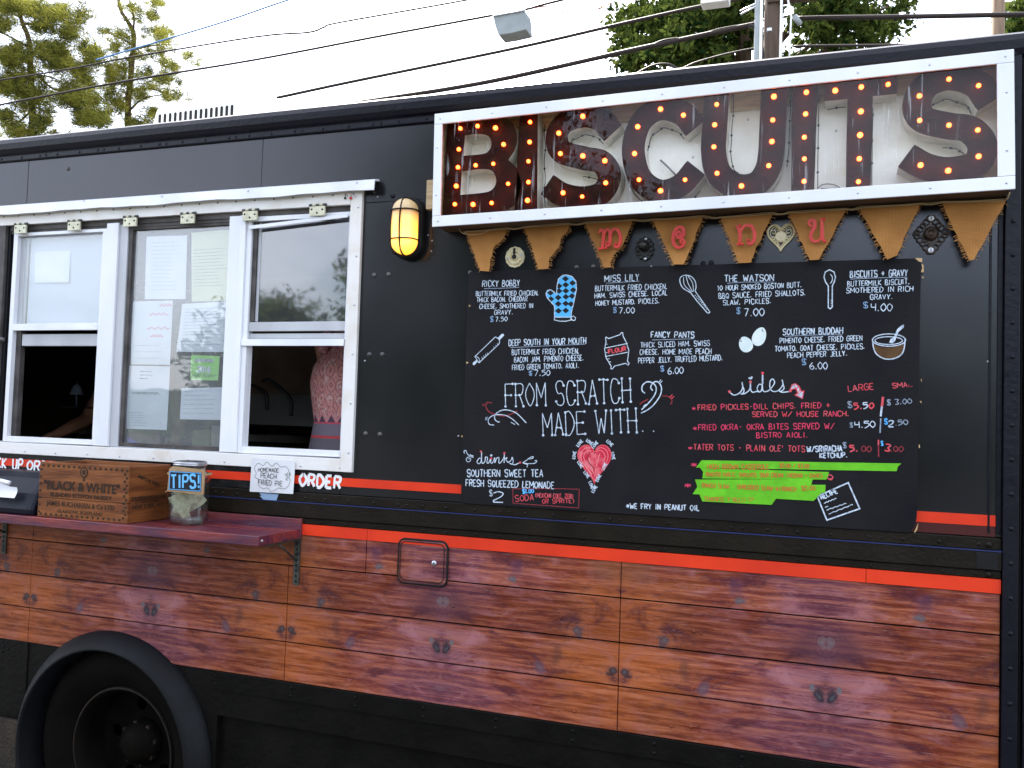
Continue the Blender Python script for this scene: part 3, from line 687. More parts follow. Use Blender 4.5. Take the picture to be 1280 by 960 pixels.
def write(b, s, p0, p1, hpx, m, wd_=.0026, out=0.0, jit=.22, gap=1.5, mats=None):
    """hand lettering along the baseline from photo point p0 to p1"""
    A = Vector(w(*p0, out)); B = Vector(w(*p1, out)); U = Vector(w(p0[0], p0[1]-hpx, out))-A; h = U.length
    d = (B-A); Ln = d.length; d.normalize(); nrm = Vector((-d.y, d.x))
    wid = lambda c: NARROW.get(c, 4.0)
    tot = sum(wid(c)+gap for c in s)-gap
    k = Ln/tot; x = 0
    for ci, c in enumerate(s):
        g = GL.get(c); ww = wid(c); ctr = ww/2
        jy = random.uniform(-.4, .4)*jit; sh_ = random.uniform(-.12, .25)*jit
        if g:
            for sm_, pts in g:
                P = []
                for (gx, gy) in pts:
                    fx = (gx-2)*(ww/4 if ww >= 3 and c != ' ' else (1 if c in '/()' else .8))+ctr + random.uniform(-1, 1)*jit*.8 + sh_*gy; fy = gy+random.uniform(-1, 1)*jit+jy
                    q = A + d*(x+fx)*k + nrm*(fy/6*h); P.append((q.x, q.y))
                if sm_: P = smooth(P, 3)
                _oc[0] = (_oc[0]+1) % 9
                b.ribbon(P, wd_*random.uniform(.85, 1.15), out+_oc[0]*4e-5, mats[ci % len(mats)] if mats else m)
        x += ww+gap
b = MB(); write(b, 'PICK UP', (-15.5, 583.7), (27.5, 586.5), 12, PENW, .0085, .0045, .12, 1.9); b.build('window_lettering', truck); b = MB(); write(b, 'ORDER', (34, 587.5), (75, 591), 12, PENW, .0085, .0045, .12, 1.9); b.build('window_lettering', truck)
b = MB(); write(b, 'ORDER', (374.5, 606.5), (425, 611), 14.5, PENW, .0095, .0045, .12, 1.9); b.build('window_lettering', truck)

# ================================================================== MARQUEE SIGN
so_ = .108
TL, TR, BR, BL = [Vector(w(x, y, so_)) for x, y in [(543, 143), (1269, 60), (1268, 237), (540, 283)]]
ang = math.atan2((TR-TL).y+(BR-BL).y, (TR-TL).x+(BR-BL).x)
eu = Vector((math.cos(ang), math.sin(ang))); ev = Vector((-eu.y, eu.x))
SW = ((TR-TL).length+(BR-BL).length)/2; SH = ((TL-BL).length+(TR-BR).length)/2
sc0 = (TL+TR+BR+BL)/4
def sp(u, v): p = sc0+eu*(u-SW/2)+ev*(v-SH/2); return (p.x, p.y)
sign = thing('marquee_sign', 'long white framed marquee sign reading BISCUITS in brown bulb-lit letters', 'sign', (sc0.x, -.05, sc0.y-SH/2))
FWD = .034
def quad(u0, v0, u1, v1): return [sp(u0, v0), sp(u1, v0), sp(u1, v1), sp(u0, v1)]
def sbar(name, q, o0, o1, m, bev=.0015): b = MB(); b.slab(q, o0, o1, m); return b.build(name, sign, bevel=bev)
sbar('frame_bar', quad(0, 0, SW, FWD), .1012, so_, WHITE); sbar('frame_bar', quad(0, SH-FWD, SW, SH), .1012, so_, WHITE)
sbar('frame_bar', quad(0, FWD+.0004, FWD*.8, SH-FWD-.0004), .1012, so_, WHITE); sbar('frame_bar', quad(SW-FWD*1.15, FWD+.0004, SW, SH-FWD-.0004), .1012, so_, WHITE)
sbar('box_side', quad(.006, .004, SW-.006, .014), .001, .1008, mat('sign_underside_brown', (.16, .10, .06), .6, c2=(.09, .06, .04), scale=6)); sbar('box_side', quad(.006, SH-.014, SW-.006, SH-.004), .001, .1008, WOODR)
sbar('box_side', quad(.004, .015, .014, SH-.015), .001, .1008, WOODR); sbar('box_side', quad(SW-.014, .015, SW-.004, SH-.015), .001, .1008, WOODR)
sbar('back_panel', quad(.0145, .0145, SW-.0145, SH-.0145), .0015, .006, BACKP, 0)
sbar('top_batten', quad(.015, SH-.055, SW-.015, SH-.0145), .0065, .020, WOODR)
sbar('acrylic_pane', quad(.0145, .0145, SW-.0145, SH-.0145), .0996, .1006, ACRYL, 0)
b = MB()
for k in range(10):
    for v in (FWD*.5, SH-FWD*.5): x, z = sp(.02+k*(SW-.04)/9, v); b.dome(x, z, so_, .0032, STEEL, n=7)
for v in (.1, .25):
    for u in (.012, SW-.018): x, z = sp(u, v); b.dome(x, z, so_, .0032, STEEL, n=7)
b.build('frame_screws', sign, kind='stuff')
LO = .070    # plane of the letter faces
BULB_G = bpy.data.materials.new('bulb_orange'); BULB_G.use_nodes = True
n = BULB_G.node_tree.nodes; l = BULB_G.node_tree.links.new; pb = n['Principled BSDF']
lw = n.new('ShaderNodeLayerWeight'); lw.inputs[0].default_value = .5; rr = n.new('ShaderNodeValToRGB'); e = rr.color_ramp.elements
e[0].position = .08; e[0].color = (1, .17, .020, 1); e[1].position = .62; e[1].color = (1, .055, .006, 1)
l(lw.outputs['Facing'], rr.inputs['Fac']); l(rr.outputs[0], pb.inputs['Emission Color'])
r2 = n.new('ShaderNodeMapRange'); r2.inputs['From Min'].default_value = .1; r2.inputs['From Max'].default_value = .8; r2.inputs['To Min'].default_value = 4.2; r2.inputs['To Max'].default_value = 1.2
l(lw.outputs['Facing'], r2.inputs['Value']); l(r2.outputs[0], pb.inputs['Emission Strength']); pb.inputs['Base Color'].default_value = (.5, .1, .02, 1); pb.inputs['Roughness'].default_value = .2
bulb_me = None
def bulb(px, py, par):
    global bulb_me
    x, z = w(px, py, LO+.004)
    if bulb_me is None:
        b = MB(); b.lathe([(.0046, -.001), (.0054, .003), (.0070, .007), (.0068, .0105), (.0044, .0138), (.0005, .015)], (0, 0, 0), BULB_G, n=12)
        b.lathe([(.0075, -.001), (.0075, .0012), (.0055, .0014)], (0, 0, 0), BRONZE, n=12)
        o = b.build('bulb', par); bulb_me = o.data
    else:
        o = bpy.data.objects.new('bulb', bulb_me); COL.objects.link(o); o.parent = par; o.matrix_parent_inverse = Matrix.Identity(4)
    o.location = (x, -LO, z); k_ = random.uniform(.86, 1.12); o.scale = (k_, k_, k_)
def letter(name_label, outline, holes, bulbs, wire):
    b = MB(); b.slab(outline, .0075, LO-.006, RET, holes=holes)            # metal return
    o = b.build('letter', sign, label=name_label)
    b = MB()                                                                # face tray: thin rim round a slightly sunk face
    b.slab(outline, LO-.0058, LO, RUST, mside=RET, holes=holes); b.build('letter_face', o)
    b = MB()
    for lp in [outline]+list(holes):
        b.tube([(x, -LO-.0005, z) for x, z in lp], .0014, RUST, n=5, closed=True)
    b.build('letter_rim', o)
    if wire:
        for lp in wire:
            b = MB(); P = []
            for i, (x, z) in enumerate(lp): P.append((x, -.030-.006*math.sin(i*1.3), z))
            b.tube(P, .0013, INKB, n=5)
            for i in range(1, len(P)-1, 3): b.ball((P[i][0], P[i][1], P[i][2]), .0036, INKB, n=6, k=4)
            b.build('light_wire', o)
    for p in bulbs: bulb(p[0], p[1], o)
def stroke_outline(pts, wd_, k=7):
    C = [Vector(w(x, y, LO)) for x, y in pts]; C = [Vector(p) for p in smooth(C, k)]
    Lf, Rt = [], []
    for i, p in enumerate(C):
        d = (C[min(i+1, len(C)-1)]-C[max(i-1, 0)]).normalized(); n_ = Vector((-d.y, d.x))*wd_/2
        Lf.append(tuple(p+n_)); Rt.append(tuple(p-n_))
    return Lf, Rt
def off(lp, dx, dz, a=0, b_=None): return [(x+dx, z+dz) for x, z in lp[a:b_:2]]
def pw(pts): return [w(x, y, LO) for x, y in pts]
def resample(P, st=.02):
    P = [Vector(p) for p in P]; R = [P[0]]; acc = 0
    for a, c in zip(P, P[1:]):
        n_ = max(1, int((c-a).length/st))
        for j in range(1, n_+1): R.append(a+(c-a)*j/n_)
    return [tuple(r) for r in R]
# B
outB = pw(smooth([(560, 151), (590, 147.5), (618, 145), (638, 152), (646, 168), (644, 185), (635, 200)], 4)[:-1] + smooth([(635, 200), (647, 213), (652, 232), (646, 252), (632, 263), (612, 267.5), (582, 270), (554, 272)], 4))
hB = [pw(smooth([(581, 169), (598, 167), (611, 170), (615, 181), (609, 191), (596, 194), (579, 195)], 3))[::-1], pw(smooth([(577, 214), (600, 211), (615, 213), (621, 226), (615, 238), (600, 242), (575, 244)], 3))[::-1]]
outB = outB[::-1]; outB = outB if True else outB
letter('leftmost letter B, reflecting dark trees', ccw(outB), [ccw(h_)[::-1] for h_ in hB],
       [(576, 161), (597.5, 158), (620, 160.5), (630, 181), (574, 187), (573, 209.5), (595, 207), (617, 205), (635.5, 230), (571, 233), (569, 255.6), (592, 256), (615, 254)], None)
letter('first letter I, beside the B', ccw(pw([(650, 142), (672, 139.5), (671, 262), (644, 264)])), [], [(663, 153), (662.5, 178), (661, 202), (661, 228), (660, 251)], [resample(pw([(676, 150), (676, 255)]))])
def sletter(lab, path, wd_, bulbs, ends=None):
    Lf, Rt = stroke_outline(path, wd_)
    letter(lab, ccw(Lf+Rt[::-1]), [], bulbs, [off(Lf, 0, -.012, 2, len(Lf)//2), off(Rt, 0, -.012, len(Rt)//2, -2)])
sletter('first letter S, curved', [(766, 166), (750, 149), (729, 145), (706, 153), (696, 170), (702, 189), (729, 197.5), (752, 203), (762, 221), (752, 241), (728, 247.5), (703, 243), (684, 231)], .068,
        [(729, 146), (699, 167), (701, 192.5), (729, 195.5), (756.5, 201.5), (757.5, 229), (704.3, 241.5), (728, 246)])
sletter('letter C', [(869, 160), (853, 142), (827, 136), (805, 148), (794, 170), (792, 195), (801, 224), (824, 239), (850, 232), (870, 210)], .066,
        [(826, 137), (854.5, 144.5), (797.5, 159), (793.5, 192.5), (799, 225), (856.5, 225), (826, 239)])
Lf, Rt = stroke_outline([(896, 108), (895, 135), (893, 165), (892, 190), (897, 214), (912, 229), (930, 233.5), (948, 228), (960, 211), (964, 190), (965.5, 160), (967, 130), (968, 101)], .068)
letter('letter U', ccw(Lf+Rt[::-1]), [], [(896, 131), (893.5, 156.5), (892.5, 184), (896.5, 217), (927, 233), (967.5, 121.5), (966, 150.5), (965, 177.5), (961, 207.5)], [off(Lf, .010, .0, 0, -24), off(Rt, .010, 0, -26, -1)])
letter('second letter I, between U and T', ccw(pw([(992.5, 101), (1023, 97.5), (1020, 150), (1019, 190), (1017, 236), (989.5, 238), (990, 190), (990, 150)])), [], [(1008, 116), (1007, 143), (1005.5, 172), (1005.5, 199), (1005, 227)], [resample(pw([(1024, 110), (1023, 140), (1022, 200), (1022, 232)]))])
letter('letter T', ccw(pw([(1031, 99), (1122, 88), (1121, 117), (1090.5, 120), (1089, 180), (1088, 231), (1058, 234), (1058.5, 180), (1060, 123.5), (1031, 126)])), [], [(1044, 114), (1076.5, 109.5), (1110, 106), (1076, 140), (1075, 169.5), (1074, 199), (1073, 227.5)], [resample(pw([(1092, 128), (1091, 180), (1090.5, 228)])), resample(pw([(1034, 131), (1058, 128)]))])
sletter('last letter S, at the right end', [(1238, 128), (1220, 105), (1187, 96.5), (1158, 107), (1146, 130), (1154, 149), (1186, 157.5), (1212, 162), (1228, 182), (1219, 205), (1186, 213), (1157, 208), (1133, 195)], .068,
        [(1186, 99.5), (1223, 107.5), (1149, 120.5), (1149.5, 151), (1186, 157), (1222, 163), (1223, 196), (1185, 214), (1150.5, 207)])
# mounting screws and a loose cord on the back panel
b = MB()
for px, py in [(935, 149), (866, 196), (1045, 163), (1134, 128), (755, 151)]: x, z = w(px, py, .01); b.dome(x, z, .006, .004, STEEL, n=8)
b.tube([(*w(825, 199, .03)[:1], -.02, w(825, 199, .03)[1]), (w(832, 206, .03)[0], -.035, w(832, 206, .03)[1]), (w(844, 217, .03)[0], -.01, w(844, 217, .03)[1])], .003, GALV, n=7)
P = [(w(px, py, .03)[0], -.02-.008*math.sin(i*2), w(px, py, .03)[1]) for i, (px, py) in enumerate([(1022, 234), (1030, 230), (1042, 229), (1050, 234), (1036, 236), (1026, 234)])]
b.tube(smooth(P, 5), .0014, STEELD, n=5); b.build('panel_hardware', sign)
b = MB(); a_ = w(535, 226, .02); c_ = w(543, 262, .02); b.box(a_[0], c_[0]+.02, -.03, -.002, c_[1], a_[1], WOODR); tag(b.build('wood_block', None, bevel=.002), 'small pale raw wood block wedged at the left end of the BISCUITS sign', 'wood block')

# ================================================================== BUNTING
bunt = thing('bunting', 'string of frayed burlap pennants with red letters spelling menu under the sign', 'bunting', (-.33, -.03, 2.1))
BO = .032
flags = [((583, 291), (634, 287), (603, 340), (613, 340), [(629, 298), (622, 305), (616, 312), (615, 325)], None),
         ((655.5, 285), (711, 281), (676, 338), (687, 337), [(709, 290), (701, 297), (699, 309), (693, 317), (687, 325)], None),
         ((732, 280), (791, 276), (757, 336), (766, 335.5), [(784, 292), (777, 310), (767, 321), (765, 328)], 'm'),
         ((816, 276), (879, 271.5), (843, 332), (856, 332), [(873, 284), (868, 300), (862, 315)], 'e'),
         ((901, 273), (966, 268), (924, 330), (938, 329), [(955, 290), (946, 310)], 'n'),
         ((986, 267), (1058, 262.5), (1012, 327), (1024, 326), [(1047, 282), (1036, 303)], 'u'),
         ((1074.5, 261), (1150, 256), (1109, 326), (1121, 321), [(1142, 274), (1131, 297)], None),
         ((1178, 254), (1257, 251.5), (1210, 327), (1216, 327), [(1245, 274), (1230, 303)], None)]
SCRIPT = {
 'm': [[(.02, .78), (.12, .92), (.22, .80), (.20, .45), (.16, .08), (.06, .02)], [(.20, .62), (.34, .92), (.46, .86), (.48, .60), (.46, .30), (.42, .16), (.33, .20), (.35, .30)], [(.48, .60), (.62, .92), (.78, .88), (.88, .66), (.90, .42), (.84, .14), (.72, .06), (.66, .16), (.72, .24)], [(0, .02), (.30, .04)]],
 'e': [[(.44, .60), (.58, .60), (.62, .72), (.50, .78), (.38, .68), (.40, .54), (.58, .48), (.78, .60), (.82, .80), (.66, .98), (.42, .96), (.20, .74), (.14, .44), (.24, .16), (.48, .02), (.74, .08), (.86, .26), (.74, .40), (.60, .34), (.64, .22)]],
 'n': [[(.0, .92), (.10, .84), (.20, .92)], [(.12, .88), (.20, .5), (.16, .08)], [(.02, .03), (.30, .05)], [(.19, .58), (.36, .84), (.58, .92), (.80, .80), (.90, .50), (.86, .20), (.70, .04), (.58, .10), (.60, .22)]],
 'u': [[(.26, .70), (.14, .74), (.08, .88), (.22, .98), (.36, .88), (.36, .66), (.22, .46), (.16, .24), (.30, .06), (.54, .06), (.74, .24)], [(.62, .96), (.84, .98)], [(.74, .96), (.76, .6), (.76, .18), (.90, .02)]]}
b = MB(); pts = []
for tl, tr, *_ in flags:
    for p, s_ in ((tl, .0), (tr, .0)): x, z = w(p[0], p[1]-1, BO+.003); pts.append((x, -BO-.003, z))
P = [(w(575, 287, .06)[0], -.03, w(575, 287, .06)[1])]+pts
x, z = w(1262, 241, .05); P.append((x, -.05, z))
Q = []
for i in range(len(P)-1):
    a_, c_ = Vector(P[i]), Vector(P[i+1])
    for j in range(4):
        t = j/4; q = a_.lerp(c_, t); q.z -= .004*math.sin(PI*t)*(1 if i % 2 == 0 else .2); Q.append(tuple(q))
Q.append(P[-1]); b.tube(Q, .0017, JUTE, n=5); b.tube([(x, y-.002, z+.0025+.001*math.sin(i)) for i, (x, y, z) in enumerate(Q)], .0013, JUTE, n=5)
b.tube(smooth([(P[0][0]-.01, -.05, P[0][2]+.01), (P[0][0]+.01, -.06, P[0][2]-.012), (P[0][0]+.05, -.05, P[0][2]-.016), (P[0][0]+.09, -.04, P[0][2]-.004)], 4), .0013, JUTE, n=5)
b.build('string', bunt)
for tl, tr, bl_, br_, bites, ch in flags:
    left = [(tl[0]+(bl_[0]-tl[0])*t, tl[1]+(bl_[1]-tl[1])*t) for t in np.linspace(0, 1, 12)]
    right = [tr]+list(bites)+[br_]
    rr_ = []
    for a_, c_ in zip(right, right[1:]):
        for t in (0, .5): rr_.append((a_[0]+(c_[0]-a_[0])*t, a_[1]+(c_[1]-a_[1])*t))
    rr_.append(br_)
    jag = lambda p: (p[0]+random.uniform(-.9, .9), p[1]+random.uniform(-.5, .5))
    poly = [tl]+[jag(p) for p in left[1:]]+[jag(p) for p in rr_[::-1][:-1]]+[tr]
    # cloth with gentle curl: grid of verts from polygon via triangulated slab, then bent
    b = MB(); b.slab(ccw([w(x, y, BO) for x, y in poly]), BO, BO+.0016, BURLAP)
    zt = max(v[2] for v in b.v); xm = sum(v[0] for v in b.v)/len(b.v); ph = random.uniform(0, 3)
    bend = lambda x, y, z: (x, y-.010*((max(0, zt-z))/.13)**2-.006*math.sin((x-xm)*40+ph)*max(0, zt-z)/.13, z)
    b.v = [bend(*v_) for v_ in b.v]
    fl = b.build('pennant', bunt)
    b = MB()
    for side in (left, rr_):
        for i in range(len(side)-1):
            for t in (0.0, .3, .6, .85):
                if random.random() < .2: continue
                x_ = side[i][0]+(side[i+1][0]-side[i][0])*t; y_ = side[i][1]+(side[i+1][1]-side[i][1])*t
                sx = -1 if side is left else 1
                x, z = w(x_, y_, BO+.004); ln = random.uniform(.003, .011)
                b.tube([(x-sx*.003, -BO-.003, z), (x+sx*ln*.6, -BO-.004, z+random.uniform(-.004, .002)), (x+sx*ln, -BO-.003, z-random.uniform(0, .007))], .0008, THREAD, n=3)
    b.v = [bend(x, y+.003, z) for x, y, z in b.v]; b.build('frayed_threads', fl, kind='stuff')
    b = MB(); x0, z0 = w(tl[0]+1, tl[1]+1, BO); x1, z1 = w(tr[0]-1, tr[1]+1, BO)
    b.slab([(x0, z0-.003), (x1, z1-.003), (x1, z1+.0005), (x0, z0+.0005)], BO+.0018, BO+.0030, BURLAP); b.build('hem', fl)
    if ch:
        cxp = {'m': (763.5, 298), 'e': (848.5, 297), 'n': (933, 293), 'u': (1021.5, 288.5)}[ch]
        wp = {'m': 31, 'e': 20, 'n': 26, 'u': 24}[ch]; hp = {'m': 26, 'e': 26, 'n': 27, 'u': 29}[ch]
        b = MB()
        for si, st in enumerate(SCRIPT[ch]):
            P = smooth([w(cxp[0]+(u-.5)*wp-(.1*(u-.5)), cxp[1]+(.5-v)*hp-(u-.5)*1.5, BO+.02) for u, v in st], 4)
            Lf, Rt = [], []; K = len(P)
            for i, p in enumerate(P):
                p = Vector(p); d = (Vector(P[min(i+1, K-1)])-Vector(P[max(i-1, 0)])).normalized(); t = i/(K-1)
                hw = (.0022+.0026*math.sin(PI*t)**.8)
                Lf.append(tuple(p+Vector((-d.y, d.x))*hw)); Rt.append(tuple(p-Vector((-d.y, d.x))*hw))
            o1 = BO+.0225+si*.0004
            vs = [(x, -o1, z) for x, z in Lf+Rt]+[(x, -o1+.0045, z) for x, z in Lf+Rt]; n2 = 2*K
            fs = []
            for i in range(K-1):
                fs += [(i, i+1, K+i+1, K+i), (n2+i, n2+K+i, n2+K+i+1, n2+i+1), (i, n2+i, n2+i+1, i+1), (K+i, K+i+1, n2+K+i+1, n2+K+i)]
            fs += [(0, K, n2+K, n2), (K-1, n2+K-1, n2+2*K-1, 2*K-1)]
            b.add(vs, fs, REDW)
            ex, ez = P[-1]; b.lathe([(.0045, o1-.004), (.0045, o1+.0006), (.0005, o1+.001)], (ex, 0, ez), REDW, n=10)
        b.build('letter', fl)

# ================================================================== ORNAMENTS between the pennants
x, z = w(643, 321, .01)
t = thing('rosette_backplate', 'round ivory fluted rosette with dark centre hole between first two pennants', 'ornament', (x, -.001, z))
b = MB(); P = []
for k in range(48):
    a = 2*PI*k/48; r = .0315*(1+.05*abs(math.cos(a*6))-.03); P.append((x+r*math.cos(a), z+r*1.04*math.sin(a)))
b.slab(P, .001, .006, IVORY)
for k in range(12):
    a = 2*PI*k/12; b.ball((x+.020*math.cos(a), -.006, z+.020*math.sin(a)), .0065, IVORY, n=8, k=6, sx=1.15, sy=.8, sz=1.15)
b.lathe([(.012, .006), (.011, .011), (.0075, .012)], (x, 0, z), IVORY, n=20); b.build('plate', t)
b = MB(); b.lathe([(.0078, .006), (.0078, .0122), (.0005, .0118)], (x, 0, z), INKB, n=16); b.box(x-.0035, x+.0025, -.0135, -.006, z+.008, z+.027, INKB); b.build('keyhole', t)
b = MB()
for s_ in (-1, 1): b.dome(x+s_*.021, z+.004*s_, .011, .0042, STEEL, n=10)
b.build('screws', t)
x, z = w(805, 310, .015)
t = thing('iron_knob_plate', 'black ornate iron backplate with round knob between m and e pennants', 'ornament', (x, -.001, z))
b = MB(); P = []
for k in range(72):
    a = 2*PI*k/72; r = 1+.10*math.cos(a*12)+.05*math.cos(a*4); P.append((x+.027*r*math.cos(a), z+.034*r*math.sin(a)))
b.slab(P, .001, .005, IRON)
for k in range(12):
    a = 2*PI*k/12; b.tube([(x+.022*math.cos(a)+.006*math.cos(q), -.007, z+.028*math.sin(a)+.006*math.sin(q)) for q in np.linspace(0, 2*PI, 9)[:-1]], .0018, IRON, n=5, closed=True)
b.build('plate', t)
b = MB(); b.lathe([(.016, .005), (.014, .012), (.009, .016), (.009, .024), (.013, .030), (.012, .036), (.006, .040), (.0005, .041)], (x, 0, z+.006), IRON, n=22); b.build('knob', t)
b = MB()
for dz in (.029, -.031): b.dome(x+.003, z+dz, .007, .005, STEEL, n=10)
b.build('screws', t)
x, z = w(976, 296, .01)
t = thing('heart_backplate', 'cream openwork heart shaped plate with central boss between n and u pennants', 'ornament', (x, -.001, z))
b = MB()
def heart(t_): return (16*math.sin(t_)**3/17, (13*math.cos(t_)-5*math.cos(2*t_)-2*math.cos(3*t_)-math.cos(4*t_))/15)
HP = [heart(q) for q in np.linspace(0, 2*PI, 41)[:-1]]; hs = .039
b.tube([(x+hs*p[0], -.006, z+.004+hs*p[1]) for p in HP], .0032, IVORY, n=7, closed=True)
b.tube([(x+hs*.80*p[0], -.005, z+.005+hs*.80*p[1]) for p in HP], .0014, IVORY, n=6, closed=True)
for sx in (-1, 1):
    for cx_, cz_, r in ((.020, .014, .0085), (.021, -.004, .007), (.012, -.018, .0065), (.009, .022, .006)):
        b.tube([(x+sx*(cx_+r*(1-.06*i)*math.cos(i*.5)), -.006, z+cz_+r*(1-.06*i)*math.sin(i*.5)) for i in range(13)], .0020, IVORY, n=6)
b.tube([(x-.012, -.005, z-.012), (x, -.005, z-.028), (x+.012, -.005, z-.012)], .002, IVORY, n=6)
b.build('openwork', t)
b = MB(); b.lathe([(.0165, .003), (.0165, .008), (.013, .0105), (.011, .010), (.0005, .012)], (x, 0, z+.001), IVORY, n=22); b.build('boss', t)
b = MB()
for s_ in (-1, 1): b.dome(x+s_*.019, z+.020, .007, .0036, STEEL, n=9)
b.build('screws', t)
x, z = w(1164, 293, .01)
t = thing('diamond_backplate', 'dark bronze diamond filigree plate with ring and two white screws', 'ornament', (x, -.001, z))
b = MB(); D_ = [(0, .056), (.043, .004), (0, -.056), (-.043, .004)]
b.slab([(x+p[0]*.55, z+p[1]*.55) for p in D_[::-1]], .001, .004, BRONZE)
for i in range(4):
    p, q = Vector(D_[i]), Vector(D_[(i+1) % 4])
    for k in range(5):
        c_ = p.lerp(q, (k+.5)/5); r = .0078 if k in (1, 3) else .0068
        c_ = c_*.88
        b.tube([(x+c_.x+r*math.cos(a), -.005, z+c_.y+r*math.sin(a)) for a in np.linspace(0, 2*PI, 11)[:-1]], .0021, BRONZE, n=5, closed=True)
for p in ((.040, .004), (-.040, .004)):
    b.tube([(x+p[0]+.004*math.cos(a), -.006, z+p[1]+.004*math.sin(a)) for a in np.linspace(0, 2*PI, 9)[:-1]], .0018, BRONZE, n=5, closed=True)
b.build('filigree', t)
b = MB(); b.lathe([(.019, .003), (.019, .009), (.015, .013), (.0125, .017), (.0105, .017), (.0085, .010), (.0005, .009)], (x, 0, z+.003), BRONZE, n=22); b.build('ring', t)
b = MB()
for dz in (.044, -.042): b.lathe([(.0072, .004), (.0072, .008), (.005, .0095), (.0005, .0095)], (x, 0, z+dz), WHITE, n=14); b.box(x-.0012, x+.0012, -.0104, -.009, z+dz-.004, z+dz+.004, STEELD)
b.build('screws', t)
for nm, p in (('black_dots', (968, 277)), ('black_dots', (975, 278))): pass

# ================================================================== WALL LAMP
x, z = w(505.5, 283, .05)
t = thing('wall_lamp', 'lit oval bulkhead lamp with black cage beside the serving window', 'lamp', (x, -.001, z))
def oval(a, hw, hh, n=36):   # stadium
    P = []
    for k in range(n):
        q = 2*PI*k/n; sx = math.cos(q); sz = math.sin(q)
        P.append((hw*sx, (hh-hw)*(1 if sz >= 0 else -1)+hw*sz) if abs(sz) > 1e-9 else (hw*sx, 0 if True else 0))
    return P
def st_ring(hw, hh, n=20):
    P = []
    for k in range(n+1): q = PI*k/n; P.append((hw*math.cos(q), (hh-hw)+hw*math.sin(q)))
    for k in range(n+1): q = PI+PI*k/n; P.append((hw*math.cos(q), -(hh-hw)+hw*math.sin(q)))
    return P
def loft(b, rings, m, sm=True, cap=True):
    K = len(rings[0][0]); vs = []
    for P, o in rings: vs += [(x+p[0], -o, z+p[1]) for p in P]
    fs = [(i*K+j, (i+1)*K+j, (i+1)*K+(j+1) % K, i*K+(j+1) % K) for i in range(len(rings)-1) for j in range(K)]
    if cap: fs.append(tuple((len(rings)-1)*K+j for j in range(K)))
    b.add(vs, fs, m, sm)
b = MB(); loft(b, [(st_ring(.056, .104), 0), (st_ring(.056, .104), .022), (st_ring(.050, .098), .034), (st_ring(.043, .091), .034)], BLACK, cap=False); b.build('base', t)
LENS = mat('lamp_lens', (.62, .46, .24), .35)
_n = LENS.node_tree.nodes; _l = LENS.node_tree.links.new; _b = _n['Principled BSDF']
# lens emission fades from a low spot, imitating the glow of an unmodelled bulb
_tc = _n.new('ShaderNodeTexCoord'); _vd = _n.new('ShaderNodeVectorMath'); _vd.operation = 'DISTANCE'; _l(_tc.outputs['Object'], _vd.inputs[0]); _vd.inputs[1].default_value = (x+.004, -.05, z-.038)
_mr = _n.new('ShaderNodeValToRGB'); e = _mr.color_ramp.elements; e[0].position = .02; e[0].color = (1, .55, .10, 1); e[1].position = .095; e[1].color = (.02, .010, .003, 1)
q = e.new(.045); q.color = (1, .36, .02, 1); q = e.new(.07); q.color = (.55, .20, .02, 1)
_l(_vd.outputs['Value'], _mr.inputs['Fac']); _l(_mr.outputs[0], _b.inputs['Emission Color']); _b.inputs['Emission Strength'].default_value = .62
b = MB(); loft(b, [(st_ring(.043, .091), .030), (st_ring(.043, .091), .052), (st_ring(.040, .088), .066), (st_ring(.031, .079), .077), (st_ring(.016, .064), .083), (st_ring(.002, .05), .085)], LENS); b.build('lens', t)
b = MB()
arcs = lambda hw, hh, o0, o1, vert, off_: None
prv = [(q_, .034+.056*math.sin(q_)**.5 if math.sin(q_) > 0 else .034) for q_ in np.linspace(0, PI, 17)]
b.tube([(x+.002, -o, z+.095*math.cos(q_)) for q_, o in prv], .0028, BLACK, n=6)
for zz in (.050, -.045):
    hw = math.sqrt(max(0, .047**2-max(0, abs(zz)-.048)**2)); b.tube([(x+hw*math.cos(q_), -(.036+.053*math.sin(q_)**.5 if math.sin(q_) > 0 else .036), z+zz) for q_ in np.linspace(0, PI, 13)], .0026, BLACK, n=6)
for sx in (-1,): b.tube([(x+sx*.036, -o*.86, z+.088*math.cos(q_)) for q_, o in prv], .0022, BLACK, n=6)
b.tube([(x+p[0], -.035, z+p[1]) for p in st_ring(.046, .095)], .004, BLACK, n=6, closed=True)
b.build('cage', t)

# ================================================================== MENU BOARD
board = thing('menu_board', 'large black chalkboard menu with hand lettered sandwiches, sides and drinks', 'menu board', (-.43, -.004, 1.3885))
BX0, BX1, BZ0, BZ1 = -1.089, .2265, 1.3892, 2.124
OB = .0165
b = MB(); P = rrect(BX0, BX1, BZ0, BZ1, .009, 3); P[0:4] = [(BX1, BZ1-.010), (BX1-.003, BZ1-.006), (BX1-.004, BZ1-.002), (BX1-.010, BZ1)]
P[-4:] = [(BX1-.022, BZ0), (BX1-.016, BZ0+.006), (BX1-.008, BZ0+.02), (BX1-.003, BZ0+.042)]
b.slab(P, .004, OB, BOARD, mside=mat('board_edge', (.02, .018, .018), .6, c2=(.09, .07, .05), scale=60, lo=.6, hi=.75)); b.build('board', board)
CHIP = mat('bare_plywood', (.62, .43, .22), .7, c2=(.5, .33, .15), scale=60)
b = MB()
def chip(pts): b.slab(ccw([w(x, y, OB) for x, y in pts]), OB-.002, OB+.0003, CHIP)
chip([(1143.5, 322.5), (1152.8, 322.8), (1152.5, 328), (1148, 326.5)]); chip([(1152, 330), (1154.3, 331), (1154.8, 340), (1151, 340.5), (1153, 335)]); chip([(1152.5, 346), (1155, 346), (1153.5, 348.5)])
